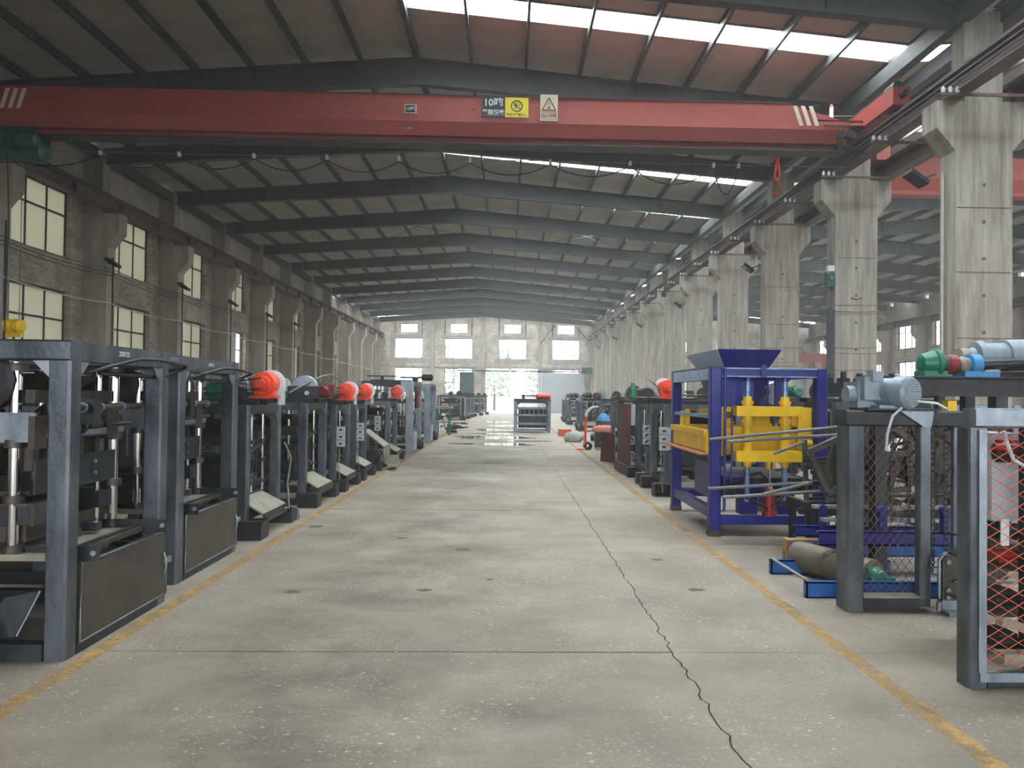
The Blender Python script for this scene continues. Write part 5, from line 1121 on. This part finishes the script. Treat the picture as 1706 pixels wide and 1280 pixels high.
for x, y, z, a, w_, h_, lb in frames:
    t = thing('stacking_stand', lb, 'stand', (x, y, z), 0, GF); t.rotation_euler = (q.uniform(-.06, .06), -math.radians(a), q.uniform(-.04, .04))
    for s in (-1, 1):
        obj('side_bar', MB().box(-w_/2, w_/2, -.03, .03, s*h_/2-.025, s*h_/2+.025), M['steel_b'], t); obj('end_bar', MB().box(s*w_/2-.025, s*w_/2+.025, -.028, .028, -h_/2+.025, h_/2-.025), M['steel_b'], t)
    obj('mid_bar', MB().bar((-.05, 0, -h_/2), (.05, 0, h_/2), .05, .05), M['steel_b'], t)
for i in range(12):
    x, y, z = q.uniform(3.42, 3.5), 7.34+.05*i, .64+.03*i; a = q.uniform(-.2, .2); L_ = q.uniform(.4, .6); d = Vector((math.cos(a), math.sin(a)*.05, q.uniform(-.12, .12)))*L_/2
    obj('angle_iron', MB().bar(-d, d, .045, .008).bar(-d+Vector((0, .02, -.018)), d+Vector((0, .02, -.018)), .008, .045), M['steel_b' if i % 3 else 'steel'], None, (x, y, z), '%s loose angle iron from the bottom in the brown pile behind the mesh' % ('lowest' if i == 0 else ON[i]), 'bar', 'loose angle irons in the pile')

# ---- drive line raised on a beam at the right
t = thing('drive_line', 'teal gearbox, blue bearing and long shaft on a raised steel beam at right', 'machine', (3.7, 7.5, 0))
obj('carrier_beam', MB().box(-.1, 1.9, -.1, .1, 1.72, 1.735).box(-.1, 1.9, -.006, .006, 1.735, 1.83).box(-.1, 1.9, -.1, .1, 1.83, 1.845), M['steel_d'], t)
for x in (.0, .95, 1.7): obj('leg', MB().box(x, x+.1, -.05, .05, 0, 1.72), M['steel_d'], t)
obj('gearbox', MB().lathe((.5, 0, 1.98), (.76, 0, 1.98), [(0, .05), (.05, .09), (.5, .13), (.55, .15), (.7, .15), (.75, .11), (1, .07)], 18).box(.5, .74, -.1, .1, 1.845, 1.9), M['green'], t)
obj('coupling', MB().lathe((.76, 0, 1.97), (.9, 0, 1.97), [(0, .07), (.2, .1), (.8, .1), (1, .06)], 16), M['maroon'], t); obj('coupling', MB().lathe((.9, 0, 1.97), (1.0, 0, 1.97), [(0, .07), (.4, .085), (1, .07)], 16), M['tray'], t)
obj('bearing', MB().lathe((1.0, 0, 1.97), (1.12, 0, 1.97), [(0, .06), (.1, .11), (.9, .11), (1, .06)], 18).box(.92, 1.28, -.09, .09, 1.845, 1.9), M['cyan'], t)
obj('shaft', MB().cyl((1.12, -.02, 1.97), (2.6, -.5, 2.04), .055, 14), M['steel_d'], t)
obj('drive_motor', MB().lathe((1.2, .32, 2.07), (1.9, .32, 2.1), [(0, .06), (.08, .1), (.1, .16), (.2, .17), (.22, .14), (.55, .14), (.56, .17), (.95, .17), (1, .12)], 22), M['motor'], t); obj('motor_seat', MB().box(1.15, 2.0, .15, .5, 1.845, 1.91), M['black'], t)
obj('drive_belt', MB().bar((1.15, .3, 2.1), (.98, .05, 1.99), .05, .02), M['rubber'], t); obj('pulley', MB().lathe((1.1, .32, 2.06), (1.2, .32, 2.06), [(0, .05), (0, .1), (1, .1), (1, .05)], 18), M['tray'], t)
obj('side_plate', MB().box(1.7, 1.98, -.2, -.18, 1.72, 2.0), M['motor'], t)
t = thing('cast_head', 'dark row of small cast fittings on a second beam left of the teal gearbox', 'machine', (3.75, 9.0, 0))
obj('carrier_beam', MB().box(0, 1.6, -.08, .08, 1.66, 1.80), M['steel_d'], t)
for x in (.05, .75, 1.5): obj('leg', MB().box(x, x+.08, -.05, .05, 0, 1.66), M['steel_d'], t)
for i in range(5): obj('fitting', MB().box(.1+.2*i, .2+.2*i, -.07, .07, 1.80, 1.86).cyl((.15+.2*i, 0, 1.86), (.15+.2*i, 0, 1.92+.02*(i % 2)), .035, 12), M['black'], t)
obj('cap', MB().lathe((1.2, 0, 1.75), (1.5, 0, 1.75), [(0, .08), (.1, .12), (.9, .12), (1, .08)], 16), M['green'], t)

# ---- machines of the right row beyond the blue press
GR = 'machines in the right row'
r3 = copy_tree(b4, None, (2.38, 13.3, 0), PI, 'grey machine directly beyond the blue press with an orange brake on top', GR, (1, 1, 1.02), ('flywheel', 'motor_plate', 'shaft_end', 'drive_motor', 'feed_tray', 'tray_lip'))
top_orange(r3, -.3, .85, 1.72, 1.05, -1)
r2 = copy_tree(bp, None, (2.4, 15.0, 0), PI, 'second grey machine on feet beyond the blue press, with a teal valve on top', GR, None, ('feed_tray', 'tray_lip'))
obj('gear_valve', MB().lathe((-.1, .2, 1.52), (-.1, .2, 1.88), [(0, .04), (.2, .04), (.22, .075), (.7, .075), (.72, .045), (1, .045)], 14), M['green'], r2); obj('valve_nose', MB().lathe((-.18, .2, 1.74), (-.5, .2, 1.74), [(0, .035), (.4, .05), (1, .02)], 12), M['red_cyl'], r2)
def front_boxes(x, y, z, lab):
    t = thing('switch_station', lab, 'switch', (x, y, z), 0, 'pale switch stations on the right row')
    for i in range(3):
        b = obj('switch_box', MB().box(0, .13, 0, .06, -.12*i-.11, -.12*i), M['greybox'], t); obj('switch_lever', MB().bar((.04, -.008, -.12*i-.08), (.1, -.008, -.12*i-.03), .03, .016, (0, 1, 0)), M['black'], b)
    obj('back_strip', MB().box(.03, .1, .06, .075, -.4, .0), M['steel_d'], t)
    obj('switch_cable', MB().tube([(.06, .04, -.36), (.05, .03, -.6), (.07, .05, -.85)], .009, 6), M['cable'], t)
front_boxes(2.6, 11.96, 1.1, 'pale stack of three switch boxes on the first grey machine beyond the blue press'); front_boxes(2.5, 13.66, 1.08, 'pale stack of three switch boxes on the second grey machine beyond the blue press')
t = thing('channel_frame', 'red brown primed channel post standing at the end of the grey machines', 'frame', (2.45, 15.3, 0))
obj('web', MB().box(0, .012, 0, 1.2, .2, 1.46), M['redox'], t); obj('flange', MB().box(0, .1, -.012, 0, .2, 1.46), M['redox'], t); obj('flange', MB().box(0, .1, 1.2, 1.212, .2, 1.46), M['redox'], t); obj('foot', MB().box(-.06, .3, -.05, 1.25, 0, .2), M['redox'], t)
t = thing('cabinet_machine', 'dark gear machine with a pale grey electric cabinet on its post', 'machine', (2.55, 17.0, 0))
for x, y in ((0, 0), (1.3, 0), (0, 1.2), (1.3, 1.2)): obj('post', MB().box(x, x+.09, y, y+.09, 0, 1.5), M['steel'], t)
obj('top_frame', MB().box(0, 1.4, 0, .09, 1.42, 1.5).box(0, 1.4, 1.2, 1.29, 1.42, 1.5).box(0, .09, .09, 1.2, 1.42, 1.5), M['steel_d'], t)
obj('electric_cabinet', MB().box(.12, .38, -.03, .18, .95, 1.46), M['greybox'], t); obj('gear_case', MB().box(.12, 1.2, .2, 1.0, .1, .95), M['black'], t)
for z in (.25, .6): 
    for x in (.2, -.05): obj('bearing_ring', MB().torus((x+.08, -.02, z), (0, 1, 0), .09, .025, 18, 8).cyl((x+.08, 0, z), (x+.08, -.05, z), .04, 12), M['steel_l'], t)
obj('base_beam', MB().box(0, 1.4, 0, .1, 0, .12), M['steel_d'], t); obj('flywheel', MB().lathe((.4, .3, 1.68), (.4, .4, 1.68), [(0, .15), (0, .19), (1, .19), (1, .15)], 24).bar((.22, .35, 1.68), (.58, .35, 1.68), .03, .05).bar((.4, .35, 1.5), (.4, .35, 1.86), .03, .05), M['steel_d'], t)
top_motor(t, .85, .4, 1.62, 'green')
obj('sheet_panel', MB().prism([(0, 0), (.7, 0), (.62, .68), (0, .72)], 'y', 0, .02), M['redox'], None, (2.3, 18.3, 0.02), 'dark red brown sheet standing on edge before the gear machine', 'sheet', None, None, (-.05, 0, -1.2))
# trolley, gas bottle, sack, box, scrap
t = thing('hand_trolley', 'red hand trolley with a pale curved handle by the scrap heap', 'trolley', (2.35, 22.2, 0))
for y in (0, .35): obj('upright', MB().cyl((0, y, .12), (.02, y, 1.0), .022, 8), M['orange'], t); obj('handle', MB().tube([(.02, y, 1.0), (.03, y, 1.1), (.1, y, 1.2), (.22, y, 1.28), (.38, y, 1.3)], .024, 8), M['white'], t)
obj('toe_plate', MB().box(-.25, .02, -.03, .4, .02, .04), M['orange'], t); obj('rung', MB().cyl((.01, 0, .5), (.01, .35, .5), .016, 8).cyl((.015, 0, .8), (.015, .35, .8), .016, 8), M['orange'], t)
for y in (-.05, .4): obj('wheel', MB().torus((.08, y, .12), (0, 1, 0), .09, .03, 16, 8), M['rubber'], t)
t = thing('gas_bottle', 'grey green gas bottle with a blue shoulder behind the scrap heap', 'bottle', (3.0, 23.2, 0))
obj('body', MB().lathe((0, 0, 0), (0, 0, .85), [(0, .2), (.02, .22), (1, .22)], 20), M['gas'], t); obj('shoulder', MB().lathe((0, 0, .85), (0, 0, 1.08), [(0, .22), (.5, .17), (1, .06)], 20), M['cyan'], t); obj('valve', MB().cyl((0, 0, 1.08), (0, 0, 1.2), .03, 10).cyl((-.05, 0, 1.16), (.05, 0, 1.16), .02, 8), M['steel_l'], t)
t = thing('gas_bottle_stand', 'low black stand boxed around the gas bottle foot', 'stand', (3.05, 22.66, 0)); obj('front', MB().box(-.35, .35, 0, .04, 0, .5), M['black'], t); obj('side', MB().box(-.35, -.31, .04, .3, 0, .5), M['black'], t)
def sack(name, loc, sx, sy, sz, mt, lab, cat):
    q = random.Random(sum(map(ord, name))); mb = MB(); n, r_ = 14, 7; V = []
    for i in range(r_+1):
        for j in range(n):
            ph = PI*i/r_; th = 2*PI*j/n; k = 1+q.uniform(-.12, .12); V.append((sx*k*math.sin(ph)*math.cos(th), sy*k*math.sin(ph)*math.sin(th), max(-sz*.6, sz*k*math.cos(ph))+sz*.6))
    mb.add(V, [(i*n+j, (i+1)*n+j, (i+1)*n+(j+1) % n, i*n+(j+1) % n) for i in range(r_) for j in range(n)], True); return obj(name, mb, M[mt], None, loc, lab, cat)
sack('woven_sack', (2.35, 26.2, 0), .35, .28, .22, 'sack', 'crumpled pale grey sack on the floor by the yellow line', 'sack')
sack('cloth_bundle', (3.0, 22.78, .5), .4, .1, .14, 'pink', 'pink folded cloth draped at the gas bottle stand', 'cloth')
t = thing('wooden_crate', 'small orange brown crate on the floor before the far right machines', 'crate', (2.05, 29.6, 0)); obj('body', MB().box(0, .5, 0, .4, 0, .28), M['tan'], t)
for z in (.04, .14, .23): obj('slat', MB().box(-.01, .51, -.012, 0, z-.03, z+.03), M['orange'], t)
for i in range(10):
    x, y = 2.95+RND.uniform(-.12, .12), 20.6+RND.uniform(-.3, .3); a = RND.uniform(0, PI); z = .02+.03*i; d = Vector((math.cos(a), math.sin(a), RND.uniform(-.02, .02)))*RND.uniform(.3, .6)
    obj('scrap_plate', MB().bar(-d, d, .16+.05*(i % 3), .012), M[('steel_d', 'tray', 'black', 'steel_b')[i % 4]], None, (x, y, z), '%s scrap plate from the bottom of the heap beside the red trolley' % ('lowest' if i == 0 else ON[i]), 'scrap', 'scrap plates on the heap')
t = thing('machine_panel', 'upright black machine panel with one pale edge beside the scrap heap', 'panel', (2.75, 19.0, 0)); obj('sheet', MB().box(0, .04, 0, .6, 0, .72).box(0, .4, 0, .03, 0, .72), M['black'], t); obj('edge_strip', MB().box(-.02, .02, -.015, -.001, 0, .74), M['white'], t)
# lone machine in the aisle and the row of racks beside it
t = thing('block_press', 'lone dark machine with an arched front standing out in the far aisle', 'machine', (.3, 32.3, 0))
for x in (0, 1.45):
    for y in (0, 1.3): obj('post', MB().post(x, x+.14, y, y+.14, 0, 1.36, .01), M['steel'], t)
obj('top_beam', MB().prism([(.14, 1.36), (.14, 1.1), (.18, 1.22), (.28, 1.28), (1.31, 1.28), (1.41, 1.22), (1.45, 1.1), (1.45, 1.36)], 'y', 0, .14), M['steel_d'], t); obj('roof_plate', MB().box(0, 1.59, 0, 1.44, 1.36, 1.46), M['steel_d'], t)
for z in (.08, .34, .72, 1.02): obj('cross_rail', MB().box(.14, 1.45, .04, .1, z, z+.09), M['steel'], t)
obj('front_plate', MB().box(.2, 1.4, .16, .2, .42, .7), M['steel_d'], t); obj('mould_box', MB().box(.2, 1.4, .3, 1.2, .2, 1.0), M['black'], t)
for i in range(6): obj('guide_rod', MB().cyl((.26+.2*i, .12, .8), (.26+.2*i, .12, 1.02), .025, 8), M['steel_l'], t)
obj('side_panel', MB().box(0, .02, .14, 1.3, .1, 1.3), M['steel_d'], t)
obj('orange_drive', MB().lathe((.95, .3, 1.58), (1.6, .3, 1.58), [(0, .08), (.1, .12), (.5, .13), (.9, .12), (1, .07)], 16), M['orange'], t); obj('shaft', MB().cyl((.3, .3, 1.6), (.95, .3, 1.6), .03, 8).box(.35, .45, .2, .4, 1.46, 1.66), M['black'], t)
for i, (x, y) in enumerate(((2.0, 34.0), (3.7, 33.0), (5.4, 33.2), (2.3, 37.8), (2.1, 41.5), (2.2, 45.5), (2.4, 49.5))):
    copy_tree(bp if i != 1 else b4, None, (x+1.3, y, 0), -PI/2, '%s machine of the crowded rows to the right of the lone aisle machine' % ON[i], 'machines crowded to the right of the lone one', (1.0, 1.1, 1.02), ('lift_handle',))
SR = [(2.75, 27.2, b4, 'dark machine nearest the wooden crate on the right'), (2.95, 24.9, bp, 'dark machine behind the gas bottle'), (3.1, 21.5, bp, 'dark machine behind the scrap heap')]
for x, y, src, lb in SR: copy_tree(src, None, (x+.3, y, 0), PI, lb, GR, None, ('lift_handle',))
for i, (x, y, src) in enumerate(((5.2, 9.6, b4), (5.0, 11.8, bp), (5.1, 13.8, b3), (5.2, 15.9, bp), (5.2, 18.4, b4), (5.4, 21, bp), (5.3, 24, bp), (5.4, 27.5, bp))):
    copy_tree(src, None, (x, y+1.25, 0), PI, '%s machine of the dim row behind the right aisle machines' % ON[i], 'second row of machines behind the right row', (1, 1.1, 1.06), ('lift_handle', 'loose_cable'))
